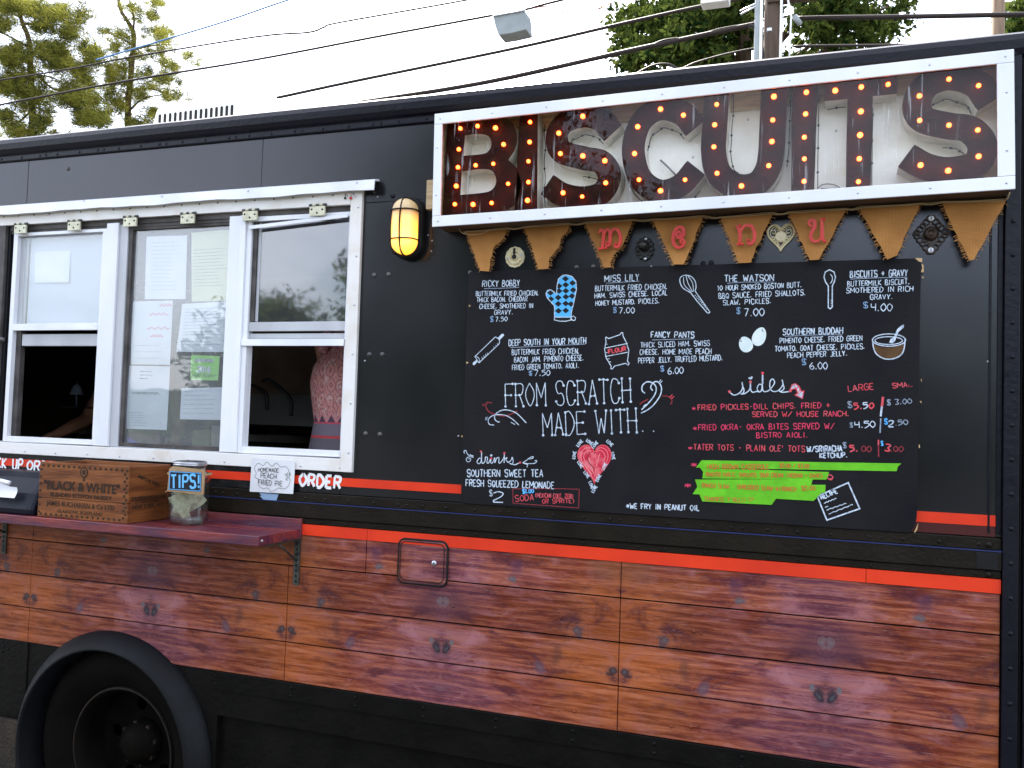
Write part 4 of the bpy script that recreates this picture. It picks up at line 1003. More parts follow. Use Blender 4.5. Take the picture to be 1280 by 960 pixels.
chip([(1149.5, 502), (1151.5, 501), (1152, 504)]); chip([(1148.5, 556), (1149.8, 556), (1149.8, 560), (1148.6, 560)]); chip([(583, 452), (586, 453), (583, 455)]); chip([(586, 381), (588.5, 382), (586.5, 384)]); chip([(576, 545), (578, 544), (578, 547)])
chip([(1146.5, 657), (1148, 654), (1146.5, 662), (1143.5, 666), (1142.8, 665)]); chip([(1151, 474), (1152, 474), (1152, 478)])
b.build('chipped_corner', board)
INK0 = OB+.0006
def part(name, fn, **k):
    global b
    b = MB(); fn(b); b.build(name, board, **k)
def T(s, p0, p1, h, m=CHALK, wd_=.0021, **k): write(b, s, p0, p1, h*.93, m, wd_, INK0, **k)
def LN(pts, m=CHALK, wd_=.0024, sm=False, closed=False, o=0):
    P = [w(x, y, INK0) for x, y in pts]
    if sm: P = smooth(P, 5, closed)
    _oc[0] = (_oc[0]+1) % 9
    b.ribbon(P, wd_, INK0+_oc[0]*4e-5+o, m, closed)
def FILL(pts, m, o=-.0003, sm=False):
    P = [w(x, y, INK0) for x, y in pts]
    if sm: P = smooth(P, 4, True)
    b.slab(ccw(P), OB-.001, INK0+o, m)
def DOT(x, y, r, m=CHALK, o=.0006): cx_, cz_ = w(x, y, INK0); b.slab(circ((cx_, cz_), r, 9), OB-.001, INK0+o, m)
def entry(name, title, und, lines, price):
    global b
    b = MB(); T(title[0], title[1], title[2], title[3], wd_=.0027); LN(und, CHALKG, .0018)
    for s, p0, p1, h in lines: T(s, p0, p1, h)
    (ds, dp0, dp1, dh), (s, p0, p1, h) = price
    T(ds, dp0, dp1, dh, DOLLAR, .0020); T(s, p0, p1, h, CHALK, .0022); b.build(name, board)
entry('menu_entry', ('RICKY BOBBY', (603, 358.5), (649.5, 357.5), 8), [(605, 360.8), (630, 360.2), (649, 359.2)],
      [('BUTTERMILK FRIED CHICKEN,', (595, 370), (673, 369.2), 6.2), ('THICK BACON, CHEDDAR', (596, 377.6), (659, 376.4), 6), ('CHEESE, SMOTHERED IN', (599.5, 385.8), (666, 384.8), 6), ('GRAVY.', (618, 393.2), (641, 393), 6)],
      (('$', (613, 402), (616.5, 402), 7), ('7.50', (619.5, 402), (634, 401.3), 6)))
entry('menu_entry', ('MISS LILY', (756, 352.2), (798.5, 350.6), 8.5), [(757.5, 354), (780, 352.6), (799, 351.4)],
      [('BUTTERMILK FRIED CHICKEN,', (744, 363.8), (834, 361.4), 7), ('HAM, SWISS CHEESE, LOCAL', (743.5, 372.9), (834, 368.8), 6.5), ('HONEY MUSTARD, PICKLES.', (744.5, 382.2), (824, 378.8), 6.5)],
      (('$', (766.5, 390.6), (770.5, 390.5), 7), ('7.00', (774, 392), (793, 391.3), 8)))
entry('menu_entry', ('THE WATSON', (905.5, 352.2), (967, 350.8), 8.5), [(909, 354), (930, 352.6), (967, 352.6)],
      [('10 HOUR SMOKED BOSTON BUTT,', (897, 363.2), (1002, 359), 6.5), ('BBQ SAUCE, FRIED SHALLOTS,', (898.5, 373.2), (1007, 368.8), 7), ('SLAW, PICKLES.', (904, 381.5), (964, 379), 6.5)],
      (('$', (920.5, 392), (925, 392), 8), ('7.00', (930.5, 395.6), (955, 394.8), 10.5)))
entry('menu_entry', ('BISCUITS + GRAVY', (1062.8, 346.9), (1134.4, 345), 8.5), [(1063, 348.9), (1090, 347.4), (1133.8, 346.6)],
      [('BUTTERMILK BISCUIT,', (1059.4, 358.1), (1137, 355), 6.8), ('SMOTHERED IN RICH', (1058, 366.3), (1141, 364), 6.8), ('GRAVY.', (1088, 374.4), (1115.6, 373.8), 6.5)],
      (('$', (1079.5, 385), (1084.5, 385), 8), ('4.00', (1088.5, 388.8), (1115, 388.5), 10)))
entry('menu_entry', ('DEEP SOUTH IN YOUR MOUTH', (636, 432.3), (732.4, 429.6), 8), [(638, 434.5), (690, 432), (731, 430.3)],
      [('BUTTERMILK FRIED CHICKEN,', (640, 443.6), (724, 442), 7), ('BACON JAM, PIMENTO CHEESE,', (643, 452.9), (729.6, 450.3), 6.8), ('FRIED GREEN TOMATO, AIOLI.', (640.3, 462.6), (723.6, 459.8), 6.8)],
      (('$', (661.4, 469), (665, 469), 5.5), ('7.50', (668.4, 470), (687.4, 469.6), 7.5)))
entry('menu_entry', ('FANCY PANTS', (813.8, 421.8), (867.7, 422.2), 7.6), [(815, 425), (840, 424.2), (867.5, 423.4)],
      [('THICK SLICED HAM, SWISS', (801, 434.5), (887, 432), 6.8), ('CHEESE, HOME MADE PEACH', (799.8, 443.3), (889, 442.2), 6.8), ('PEPPER JELLY, TRUFFLED MUSTARD.', (798, 454.2), (903, 450.4), 7)],
      (('$', (825.8, 464), (830, 464), 7), ('6.00', (835, 467.8), (854, 466.8), 9)))
entry('menu_entry', ('SOUTHERN BUDDAH', (978.8, 418.6), (1053.4, 417), 8), [(981, 420.4), (1020, 418.6), (1053, 418.4)],
      [('PIMENTO CHEESE, FRIED GREEN', (974.8, 429.2), (1077.7, 425.7), 6.8), ('TOMATO, GOAT CHEESE, PICKLES,', (968.7, 439.3), (1080.8, 435.9), 6.8), ('PEACH PEPPER JELLY.', (984.3, 447.4), (1058.8, 444.6), 6.6)],
      (('$', (1002.6, 456), (1007.5, 456), 8), ('6.00', (1012.7, 461.9), (1034, 461.3), 9.5)))
# big heading with dots on the stroke ends
def big(s, p0, p1, h):
    A = Vector(w(*p0, INK0)); B = Vector(w(*p1, INK0)); hh = (Vector(w(p0[0], p0[1]-h, INK0))-A).length; d = (B-A); Ln = d.length; d.normalize(); nr = Vector((-d.y, d.x))
    wid = lambda c: {'I': 1.8, ' ': 2.4, 'M': 4.6, 'W': 5.2, '.': 2}.get(c, 4.0); tot = sum(wid(c)+1.5 for c in s)-1.5; k = Ln/tot; x = 0
    for c in s:
        ww = wid(c)
        for sm_, pts in GL.get(c, []):
            P = [A+d*(x+((gx-2)*ww/4 if c != 'I' else gx-2)+ww/2)*k+nr*((gy+random.uniform(-.12, .12))/6*hh) for gx, gy in pts]
            P = [(q.x, q.y) for q in P]; e0, e1 = P[0], P[-1]
            if sm_: P = smooth(P, 5)
            _oc[0] = (_oc[0]+1) % 9; b.ribbon(P, .0026, INK0+_oc[0]*4e-5, CHALK)
            if c != 'O':
                for q in (e0, e1): b.slab(circ(q, .0038, 8), OB-.001, INK0+.0008+random.uniform(0, 5e-5), CHALK)
        x += ww+1.5
b = MB(); big('FROM SCRATCH', (632, 508.5), (788.5, 502.6), 28); b.build('heading', board); b = MB(); big('MADE WITH', (679, 544.5), (796, 540.2), 28); b.build('heading', board); b = MB(); DOT(803.4, 539, .002); DOT(817, 539, .002); b.build('heading_dots', board, kind='stuff')
b = MB()
S2 = lambda s, ox, oy: [(ox+x/s, oy+y/s) for x, y in ()]
def Z(pts, ox, oy, s=7.111): return [(ox+x/s, oy+y/s) for x, y in pts]
LN(Z([(625, 915), (540, 830), (460, 800), (400, 805), (350, 840), (345, 880), (370, 905), (388, 905)], 570, 400), sm=True, wd_=.0030)
LN(Z([(560, 935), (500, 880), (430, 845), (340, 845), (290, 880), (295, 925), (340, 935)], 570, 400), sm=True, wd_=.0028)
LN(Z([(525, 930), (487, 908)], 570, 400)); LN(Z([(262, 890), (266, 862)], 570, 400), CHALKG); LN(Z([(272, 890), (278, 860)], 570, 400), CHALKG)
LN(Z([(320, 738), (275, 735), (268, 775), (300, 820), (370, 845), (440, 852), (500, 832), (545, 808)], 570, 400), CHALKD, .0035, True); LN(Z([(235, 745), (240, 765)], 570, 400), CHALKD); LN(Z([(248, 745), (253, 765)], 570, 400), CHALKD)
b.build('flourish', board)
b = MB()
LN(Z([(470, 652), (445, 625), (450, 580), (490, 550), (540, 560), (570, 600), (560, 660), (510, 730), (440, 798)], 740, 400), sm=True, wd_=.0036)
LN(Z([(540, 628), (522, 600), (540, 560), (580, 548), (615, 590), (610, 660), (560, 740), (500, 795), (435, 828)], 740, 400), sm=True, wd_=.0034)
LN(Z([(455, 770), (480, 748)], 740, 400)); LN(Z([(595, 555), (612, 530)], 740, 400)); LN(Z([(605, 562), (625, 540)], 740, 400))
LN(Z([(425, 750), (450, 730), (500, 705)], 740, 400), CHALKD, .0036, True); LN(Z([(620, 675), (670, 678), (705, 700), (710, 730), (695, 750)], 740, 400), CHALKD, .0030, True)
LN(Z([(690, 690), (715, 662)], 740, 400), CHALKR); LN(Z([(705, 700), (730, 678)], 740, 400), CHALKR); b.build('flourish', board)
# oven mitt
b = MB(); mz = lambda p: [(570+x/8, 320+y/8) for x, y in p]
mitt = mz([(985, 640), (985, 500), (910, 415), (900, 375), (915, 345), (945, 338), (980, 360), (1005, 385), (1010, 300), (1025, 230), (1065, 195), (1105, 188), (1160, 205), (1200, 255), (1205, 330), (1175, 480), (1155, 560), (1150, 640), (1100, 652), (1040, 652)])
FILL(mitt, mat('mitt_blue', (.10, .46, .82), .8), -.0004)
NB = mat('board_black_paint', (.012, .012, .015), .7)
for cx_, cy_ in [(1095, 228), (1165, 270), (1030, 300), (1097, 288), (1172, 340), (1030, 350), (1098, 348), (945, 368), (948, 430), (1022, 415), (1098, 408), (1160, 400), (1022, 478), (1097, 475), (1025, 548), (1097, 545), (1150, 480)]:
    FILL(mz([(cx_-35, cy_), (cx_, cy_-29), (cx_+35, cy_), (cx_, cy_+29)]), NB, -.0001)
FILL(mz([(988, 612), (1148, 612), (1148, 640), (1100, 650), (1040, 650), (988, 638)]), NB, -.0001)
LN(mitt[:], wd_=.0026, closed=True); LN(mz([(990, 612), (1148, 612)]))
for dx in range(-5, 6): pass
LN(mz([(1150, 612), (1175, 600), (1196, 618), (1190, 642), (1168, 645), (1150, 625)]), wd_=.0026, closed=True); b.build('oven_mitt_drawing', board)
# whisk
b = MB(); wz = lambda p: [(720+x/8, 320+y/8) for x, y in p]
LN(wz([(1150, 370), (1070, 320), (1040, 260), (1045, 215), (1090, 192), (1150, 205), (1190, 250), (1200, 310), (1190, 350)]), sm=True, wd_=.0026)
LN(wz([(1155, 362), (1085, 290), (1075, 210)]), sm=True, wd_=.0019); LN(wz([(1165, 358), (1120, 270), (1100, 195)]), sm=True, wd_=.0019); LN(wz([(1175, 355), (1165, 270), (1120, 200)]), sm=True, wd_=.0019)
LN(wz([(1150, 372), (1210, 450), (1310, 565), (1328, 572), (1338, 560), (1325, 540), (1240, 420), (1192, 352)]), wd_=.0026)
for k in range(10): LN(wz([(1185+k*13, 395+k*15), (1200+k*13, 393+k*15)]), wd_=.0018)
b.build('whisk_drawing', board)
# spoon
b = MB(); sz = lambda p: [(1010+x/8, 320+y/8) for x, y in p]
LN(sz([(203, 515), (203, 300), (175, 260), (160, 210), (172, 160), (215, 138), (260, 160), (275, 210), (262, 260), (243, 300), (243, 510), (222, 528)]), wd_=.0030, closed=True); LN(sz([(222, 180), (243, 210), (240, 250), (222, 275)]), sm=True, wd_=.0020)
for k in range(4): LN(sz([(228, 440+k*18), (236, 440+k*18)]), wd_=.0018)
b.build('spoon_drawing', board)
# rolling pin
b = MB(); rz = lambda p: Z(p, 570, 400)
LN(rz([(350, 150), (168, 325), (185, 352), (205, 380), (385, 210), (388, 185), (372, 160)]), wd_=.0024, closed=True); LN(rz([(165, 325), (200, 335), (212, 372), (205, 382)]), sm=True, wd_=.0020); LN(rz([(350, 152), (385, 175), (384, 208)]), sm=True, wd_=.0020)
FILL(rz([(370, 160), (405, 125), (420, 122), (428, 135), (415, 150), (385, 180)]), CHALK); FILL(rz([(185, 352), (150, 378), (148, 395), (160, 402), (172, 392), (195, 365)]), CHALK)
for x_, y_ in [(230, 330), (246, 316), (262, 302), (276, 290), (335, 235), (352, 222), (368, 208)]: LN(rz([(x_, y_), (x_+6, y_+18)]), wd_=.0016)
b.build('rolling_pin_drawing', board)
# flour sack
b = MB(); fz = lambda p: Z(p, 740, 400)
LN(fz([(120, 165), (125, 152), (150, 165), (250, 130), (262, 112), (275, 115), (275, 140), (305, 200), (328, 270), (315, 365), (330, 385), (322, 400), (298, 385), (200, 410), (182, 435), (168, 432), (170, 410), (125, 335), (112, 260), (125, 190)]), wd_=.0026, closed=True)
LN(fz([(115, 250), (318, 208)])); LN(fz([(118, 325), (325, 285)])); T('FLOUR', (740+150/7.11, 400+298/7.11), (740+300/7.11, 400+272/7.11), 5.5, CHALKR, .0036)
for y_ in (215, 290, 345, 372): LN(fz([(122+max(0, y_-300)*.4, y_), (140+max(0, y_-300)*.4, y_)]), wd_=.0018)
b.build('flour_sack_drawing', board)
# eggs
b = MB(); ez = lambda p: Z(p, 900, 380, 4.923); EGG = mat('egg_white_paint', (.74, .82, .80), .8, c2=(.62, .72, .70), scale=40)
def egg(cx_, cy_, a, c_, rot):
    P = []
    for k in range(22):
        q = 2*PI*k/22; X = a*math.cos(q)*(1-.14*math.sin(q)); Y = c_*math.sin(q); P.append((cx_+X*math.cos(rot)-Y*math.sin(rot), cy_-(X*math.sin(rot)+Y*math.cos(rot))))
    FILL(ez(P), EGG)
egg(158, 248, 42, 50, .45); egg(242, 200, 41, 60, -.4)
for p in [[(125, 215), (130, 212)], [(122, 225), (130, 226)], [(128, 232), (134, 230)], [(258, 155), (264, 157)], [(256, 163), (263, 166)], [(262, 170), (266, 171)]]: LN(ez(p), NB, .0018, o=.0004)
b.build('egg_drawing', board)
# bowl with spoon
b = MB(); bowl = ez([(942, 235), (960, 258), (1010, 268), (1070, 266), (1120, 250), (1135, 230), (1130, 280), (1110, 315), (1070, 335), (1020, 335), (975, 318), (950, 280)])
FILL(bowl, BROWNB); LN(ez([(938, 215), (945, 270), (965, 310), (1010, 336), (1060, 338), (1105, 320), (1130, 285), (1140, 215)]), sm=True, wd_=.0030)
LN(ez([(1040+102*math.cos(q), 222-38*math.sin(q)-q*0) for q in np.linspace(0, 2*PI, 25)[:-1]]), wd_=.0026, closed=True); LN(ez([(1038+85*math.cos(q), 225-24*math.sin(q)) for q in np.linspace(0, 2*PI, 25)[:-1]]), wd_=.0024, closed=True)
FILL(ez([(1132, 128), (1120, 130), (1090, 155), (1072, 200), (1050, 215), (1040, 238), (1060, 243), (1078, 228), (1085, 205), (1100, 170), (1130, 145)]), CHALK, .0007); b.build('bowl_drawing', board)
# sides heading with arrow
b = MB(); az = lambda p: Z(p, 840, 460)
LN(az([(512, 215), (550, 240), (600, 222), (628, 175), (622, 125), (628, 160), (640, 195), (632, 222), (612, 232), (650, 225), (690, 190), (697, 130), (700, 190), (715, 215), (745, 210), (775, 205)]), sm=True, wd_=.0030)
LN(az([(800, 150), (775, 145), (757, 180), (770, 212), (795, 200), (802, 150), (805, 60), (803, 150), (812, 205), (850, 205), (885, 175), (912, 130), (895, 98), (872, 120), (872, 180), (900, 208), (945, 200), (985, 150), (978, 105), (988, 145), (995, 185), (965, 208), (950, 198), (975, 215), (1040, 210)]), sm=True, wd_=.0030)
LN(az([(805, 65), (805, 140)]), CHALK, .0044)
FILL(az([(697, 102), (678, 92), (685, 80), (697, 84), (708, 72), (718, 80), (712, 95)]), CHALK)
for x_, y_ in [(511, 210), (697, 124), (805, 46), (1052, 203)]: DOT(840+x_/7.111, 460+y_/7.111, .0042, CHALKR)
arw = [(1050, 195), (1068, 150), (1095, 140), (1130, 165), (1148, 208), (1172, 205), (1158, 270), (1095, 240), (1118, 225), (1105, 185), (1080, 185)]
FILL(az(arw), CHALK, .0002); LN(az(arw), CHALKR, .0030, closed=True, o=.0004); LN(az([(1085, 150), (1100, 180), (1130, 165), (1135, 200), (1105, 235), (1150, 215)]), CHALKR, .0018, o=.0005); b.build('sides_heading', board)
MXR = [CHALKR, CHALKR, CHALKP, CHALKR]
b = MB(); T('*', (865, 513.5), (869.5, 513.5), 6, CHALKP); T('FRIED PICKLES-DILL CHIPS, FRIED +', (872.5, 512.7), (1037.5, 509.8), 7, mats=MXR); T('SERVED W/ HOUSE RANCH.', (940.6, 521), (1061, 520.3), 6.8, mats=MXR); b.build('sides_entry', board)
b = MB(); T('*', (866.5, 538.3), (871, 538.3), 6, CHALKP); T('FRIED OKRA- OKRA BITES SERVED W/', (873, 537.8), (1043, 536), 7.5, CHALKP); T('BISTRO AIOLI.', (945.8, 547.2), (1009.5, 546.8), 7, CHALKP); b.build('sides_entry', board)
b = MB(); T('*', (860.5, 562.8), (865.5, 562.8), 6, CHALKP); T("TATER TOTS - PLAIN OLE' TOTS", (867, 562.2), (1006, 564.8), 7.6, mats=MXR); T('W/SRIRACHA', (1009, 564.8), (1052.6, 564), 7.5, wd_=.0032); T('KETCHUP.', (1024.9, 572.5), (1059, 571.8), 6.5, wd_=.003); b.build('sides_entry', board)
b = MB()
T('LARGE', (1060.6, 489.4), (1092, 486.5), 8, CHALKR); T('SMA', (1116, 485.2), (1134, 483.6), 6.5, CHALKR); T('L', (1136, 483.4), (1141, 483), 3.5, CHALKD); b.build('price_heading', board); b = MB()
T('$', (1060, 509.4), (1065, 509.4), 8, CHALKG, .002); T('5.50', (1067.5, 511.3), (1092, 510.6), 8, mats=[CHALKR, CHALKR, CHALK, CHALKR], wd_=.0034); T('$', (1109, 506), (1113, 506), 7, CHALKG); T('3.00', (1119, 505.6), (1139.4, 504.6), 7, CHALKG, .0022)
b.build('price_row', board); b = MB(); T('$', (1062.5, 534), (1066, 534), 6, CHALKG, .0018); T('4.50', (1069, 535), (1093.8, 534), 8.5, CHALK, .0024); T('$', (1105.6, 530), (1109.5, 530), 7, CHALKB, .002); T('2', (1111, 533.5), (1117, 533.3), 8.5, CHALK, .0034); T('.50', (1119, 532), (1135, 530.6), 7, CHALKG, .0022)
b.build('price_row', board); b = MB(); T('$', (1053.8, 560), (1058, 560), 7.5, CHALKG, .002); T('5.', (1062.5, 564.4), (1072, 564.6), 8, CHALKR, .0036); T('00', (1077, 564.8), (1088.8, 564.8), 8, CHALKD, .0026); T('$', (1101.5, 557), (1104, 557), 6, CHALKB); T('3', (1105.5, 563), (1111.5, 564), 8.5, CHALKR, .0038); T('.00', (1113, 564.6), (1128.8, 564.8), 7.5, CHALKD, .0026)
b.build('price_row', board); b = MB(); LN([(1103.8, 496), (1102.4, 508)], CHALKR, .006); LN([(1102.3, 508), (1100.8, 520.5)], CHALK, .005); LN([(1101, 523), (1100, 541.3)], CHALKG, .0034); LN([(1098.1, 549.8), (1098, 556)], CHALKR, .0038); LN([(1098, 556), (1098.3, 571)], CHALKD, .0034)
b.build('price_row', board); b = MB(); T('Q', (1034, 599), (1040, 600), 7, CHALKR, .003); b.build('price_row', board)
# drinks
b = MB(); dz_ = lambda p: Z(p, 570, 530)
LN(dz_([(75, 262), (72, 240), (90, 238), (98, 262), (120, 280), (155, 282)]), sm=True); LN(dz_([(155, 295), (115, 292), (92, 310), (100, 335), (125, 330), (130, 310), (112, 308)]), sm=True); LN(dz_([(125, 268), (155, 300)]), wd_=.0018)
LN(dz_([(228, 305), (205, 305), (187, 335), (200, 352), (222, 335), (228, 250), (228, 330), (238, 350), (258, 330), (262, 295), (280, 300), (275, 340), (290, 345), (312, 300), (308, 340), (325, 345), (345, 300), (345, 345), (362, 305), (382, 300), (380, 340), (395, 345), (425, 300), (430, 265), (428, 345), (430, 315), (455, 298), (445, 318), (465, 340), (490, 320), (500, 295), (508, 335), (498, 358), (478, 348), (520, 362), (565, 345)]), sm=True, wd_=.0028)
for x_, y_, m_ in [(222, 245, CHALKR), (430, 258, CHALKR), (313, 280, CHALK), (313, 306, CHALKR), (570, 342, CHALKR)]: DOT(570+x_/7.111, 530+y_/7.111, .0036, m_)
LN(dz_([(592, 345), (630, 320), (655, 300), (685, 290), (680, 305), (640, 312)]), sm=True); LN(dz_([(592, 345), (640, 352), (700, 348), (718, 328), (700, 325)]), sm=True); LN(dz_([(600, 348), (635, 362), (630, 385)]), sm=True); b.build('drinks_heading', board)
b = MB(); T('SOUTHERN SWEET TEA', (584, 595.6), (678.5, 596), 9.2, wd_=.003); T('FRESH SQUEEZED LEMONADE', (582.4, 607.4), (692.4, 610.9), 8.6, wd_=.003); T('$', (612, 620), (615.5, 620), 8, CHALK, .002); T('2', (617, 627.7), (628.6, 628), 14.5, wd_=.0034, jit=.1); b.build('drinks_entry', board)
b = MB(); LN([(641, 611), (700, 610.8), (724, 611.6), (723.3, 635), (690, 632.5), (641.4, 629)], CHALKD, .0022, closed=True)
T('SODA', (644.5, 627), (667, 625.2), 8, CHALKR, .0022); T('(MEXICAN COKE, ZERO', (669, 621.6), (716, 623), 5.6, CHALKR, .0018); T('OR SPRITE)', (678, 629.3), (718, 628.8), 6, CHALKR, .0020); T('$1.00', (653.5, 616.8), (667, 616), 5.4, CHALKB, .0032); b.build('soda_entry', board)
# heart with words round it
b = MB(); HC = (743, 579); 
hp_ = lambda s_: [(HC[0]+(16*math.sin(q)**3)*1.34*s_, HC[1]-4-(13*math.cos(q)-5*math.cos(2*q)-2*math.cos(3*q)-math.cos(4*q))*1.62*s_*(1.0 if math.cos(q) > -.2 else 1.12)) for q in np.linspace(0, 2*PI, 45)[:-1]]
FILL(hp_(1), HEARTM, -.0003); LN(hp_(.97), CHALKR, .0030, closed=True)
PINKH = mat('heart_highlight', (.80, .26, .28), .8)
for s_ in (.8, .62): LN(hp_(s_)[4:14], PINKH, .0018); LN(hp_(s_)[26:40], PINKH, .0020)
LN(hp_(.45)[5:20], CHALKP, .0022); LN(hp_(.42)[24:38], CHALKD, .0030)
LN([(736, 572), (739, 582), (742, 592)], PINKH, .0026); LN([(750, 566), (746, 580), (743, 596)], PINKH, .0022); LN([(731, 580), (737, 590), (741, 598)], PINKH, .0022)
for (x_, y_, a) in [(726, 554, 50), (736, 553, -38), (745, 556, 48), (761, 554, -45), (719.6, 568, 80), (764.6, 569, -82), (724, 580.5, -58), (757, 583, 62), (732, 593, -55), (749.5, 597, 62), (737.5, 606, -68), (744.5, 611, 58)]:
    ca, sa = math.cos(math.radians(a)), math.sin(math.radians(a)); L2 = 4.6
    T('LOVE', (x_-ca*L2, y_+sa*L2+1.2), (x_+ca*L2, y_-sa*L2+1.2), 4.2, CHALK, .0022, gap=1.0)
b.build('heart_drawing', board)
b = MB(); T('*WE FRY IN PEANUT OIL', (783, 635.8), (873.7, 638.3), 7, wd_=.0028); b.build('footnote', board)
# recipe card
b = MB(); rc = [(1021.6, 620.3), (1060.3, 603.4), (1074.6, 635.8), (1033.6, 650.2)]; LN(rc, wd_=.0038, closed=True)
T('RECIPE', (1027, 624.4), (1047, 616.4), 6.5, wd_=.0034)
for p0, p1 in (((1030, 629), (1045.5, 622.8)), ((1031.5, 634), (1035, 632.8)), ((1033.2, 637.5), (1058, 629)), ((1035.8, 642.5), (1066, 630.5))):
    LN([(p0[0]+(p1[0]-p0[0])*t, p0[1]+(p1[1]-p0[1])*t+.5*math.sin(t*26)) for t in np.linspace(0, 1, 16)], wd_=.0022)
b.build('recipe_card_drawing', board)
# green tape strips with orange ink
for i, q in enumerate([[(877, 575.3), (1126.7, 579.3), (1122.5, 583), (1120.8, 589), (870, 584.5)], [(875, 584.8), (1036.4, 590), (1033, 599.5), (878, 598), (879, 590)], [(868.8, 599.4), (1016, 599), (1014, 606), (872, 609)],
                       [(872, 606), (1032, 606), (1031.5, 616), (870, 615)], [(870.5, 610.5), (1028, 615), (1017, 626), (866, 617.5)], [(874, 617), (975, 620), (969.5, 624), (964.5, 631), (878, 626.7)]]):
    b = MB(); P = [w(x, y, OB) for x, y in q]; b.slab(ccw(P), OB+.0002, OB+.0010+.0003*i, GREENT); b.build('tape_strip', board)
INKS = INK0; INK0 = OB+.0034
b = MB()
T('HASH BROWN CASSEROLE', (884, 586.2), (961, 586.8), 6.5, ORINK, .0019); T('$5.00 / $3.00', (975, 584.5), (1011, 585.2), 5.6, ORINK, .0019)
T('ROASTED GARLIC, SHALLOTS, SOUR CREAM, CHEDDAR + CHIVES', (882.5, 595.2), (1028, 597.2), 5.2, ORINK, .0017)
T('RANCH SLAW - SHREDDED SLAW W/RANCH', (878, 609.2), (995, 614.4), 5.8, ORINK, .0019); T('$2.00', (1002.5, 613), (1019, 612.8), 6, ORINK, .0019)
T("THANKS Y'ALL!!", (880, 626), (932, 627.6), 5.8, ORINK, .0018); LN([(938, 627), (935.5, 623.5), (937, 621.8), (938.6, 623.2), (941, 621.6), (942, 623.6), (938, 627)], ORINK, .0014)
INK0 = INKS
b.build('tape_writing', board)
b = MB(); T('*', (864, 584.5), (870.5, 584.5), 8, CHALKP, .0026); T('*', (856, 610.5), (863.5, 610.5), 8, CHALKP, .0024); b.build('asterisks', board)

# ================================================================== PAPERS
def paper(px, out, m, label, cat='paper sheet', name='paper_sheet', lines=(), curl=.003, group=None, extra=None):
    """px: four photo corners TL, TR, BR, BL"""
    q = [Vector(w(x, y, out)) for x, y in px]
    b = MB(); n = 6; vs = []
    ph = random.uniform(0, 6)
    for i in range(n+1):
        for j in range(n+1):
            u, v = i/n, j/n; p = (q[0]*(1-u)+q[1]*u)*(1-v)+(q[3]*(1-u)+q[2]*u)*v
            vs.append((p.x, -out-curl*(.5+.5*math.sin(ph+u*4+v*2.5)), p.y))
    F_ = [(i*(n+1)+j+1, (i+1)*(n+1)+j+1, (i+1)*(n+1)+j, i*(n+1)+j) for i in range(n) for j in range(n)]
    b.add(vs, F_, m, True); b.add([(x, y+.0006, z) for x, y, z in vs], [f[::-1] for f in F_], m, True)
    o = b.build(name, None)
    tag(o, label, cat, group)
    b = MB(); ft = out+curl+.0006
    mp_ = lambda u, v: tuple((q[0]*(1-u)+q[1]*u)*(1-v)+(q[3]*(1-u)+q[2]*u)*v)
    for (u0, v0, u1, m_, wd_) in lines:
        x_ = u0; k = 0
        while x_ < u1:
            e_ = min(u1, x_+random.uniform(.04, .13)); b.ribbon([mp_(x_, v0), mp_(e_, v0)], wd_, ft, m_); x_ = e_+.025
    if extra: extra(b, mp_, ft)
    if b.v: b.build('print', o)
    return o
def tl(v0, v1, n, u0=.1, u1=.9, m=INKL, wd_=.0012): return [(u0, v0+(v1-v0)*i/max(1, n-1), u1-random.uniform(0, .25), m, wd_) for i in range(n)]
GP = 'papers taped inside the serving windows'
PO = -.024
paper([(44.5, 315), (88, 313.5), (86.5, 353), (44, 353.5)], -.026, PAPER, 'blank white square sheet on the glass of the left serving window', group=GP)
paper([(184, 296), (234, 294), (232.5, 374), (181, 374)], PO, PAPER, 'tall white letter at the top left of the middle window, above the pink notes', lines=tl(.10, .85, 13, .15, .85), group=GP)
def pinkw(b, mp_, ft):
    for (u, v, s) in ((.70, .07, .3), (.45, .21, .45), (.40, .43, .55), (.50, .55, .3)):
        P = [mp_(u+s*t, v+.02*math.sin(t*22)) for t in np.linspace(0, 1, 24)]; b.ribbon(P, .0022, ft, CHALKP)
paper([(165.5, 377), (216, 375.5), (213, 456), (164, 455.5)], PO-.002, PAPER, 'white sheet with pink handwriting in the middle window', lines=tl(.7, .9, 3), group=GP, extra=pinkw)
paper([(240, 291), (288, 287), (287, 376), (240, 377)], PO-.003, PAPERY, 'pale yellow printed form at the top right of the middle window', lines=tl(.26, .78, 12, .05, .97, INK, .0013), group=GP)
paper([(228, 380), (285.5, 376.5), (283, 440), (220.5, 440)], PO, PAPER, 'white printed certificate under the yellow form in the middle window', lines=tl(.12, .85, 12, .1, .95, INKL), group=GP)
def permit(b, mp_, ft):
    b.ribbon([mp_(.15, .20), mp_(.82, .20)], .010, ft, PAPER)
    def wr(s, u0, v0, u1, h, m_, wd_):
        x = u0; k = (u1-u0)/(len(s)*5.2)
        for c in s:
            for sm_, pts in GL.get(c, []):
                P = [mp_(x+gx*k, v0-gy/6*h) for gx, gy in pts]; b.ribbon(smooth(P, 3) if sm_ else P, wd_, ft+.0004+random.uniform(0, 2e-4), m_)
            x += 5.2*k
    wr('BUSINESS', .18, .25, .80, .10, INK, .0014); wr('2016', .26, .68, .74, .24, PAPER, .0055); wr('FOOD PERMIT', .05, .87, .95, .09, INK, .0012)
paper([(239.5, 444), (274.5, 445), (273, 475.5), (238.5, 475)], PO-.001, PAPERG, 'bright green 2016 permit card in the middle window', cat='permit card', name='permit_card', extra=permit, group=GP)
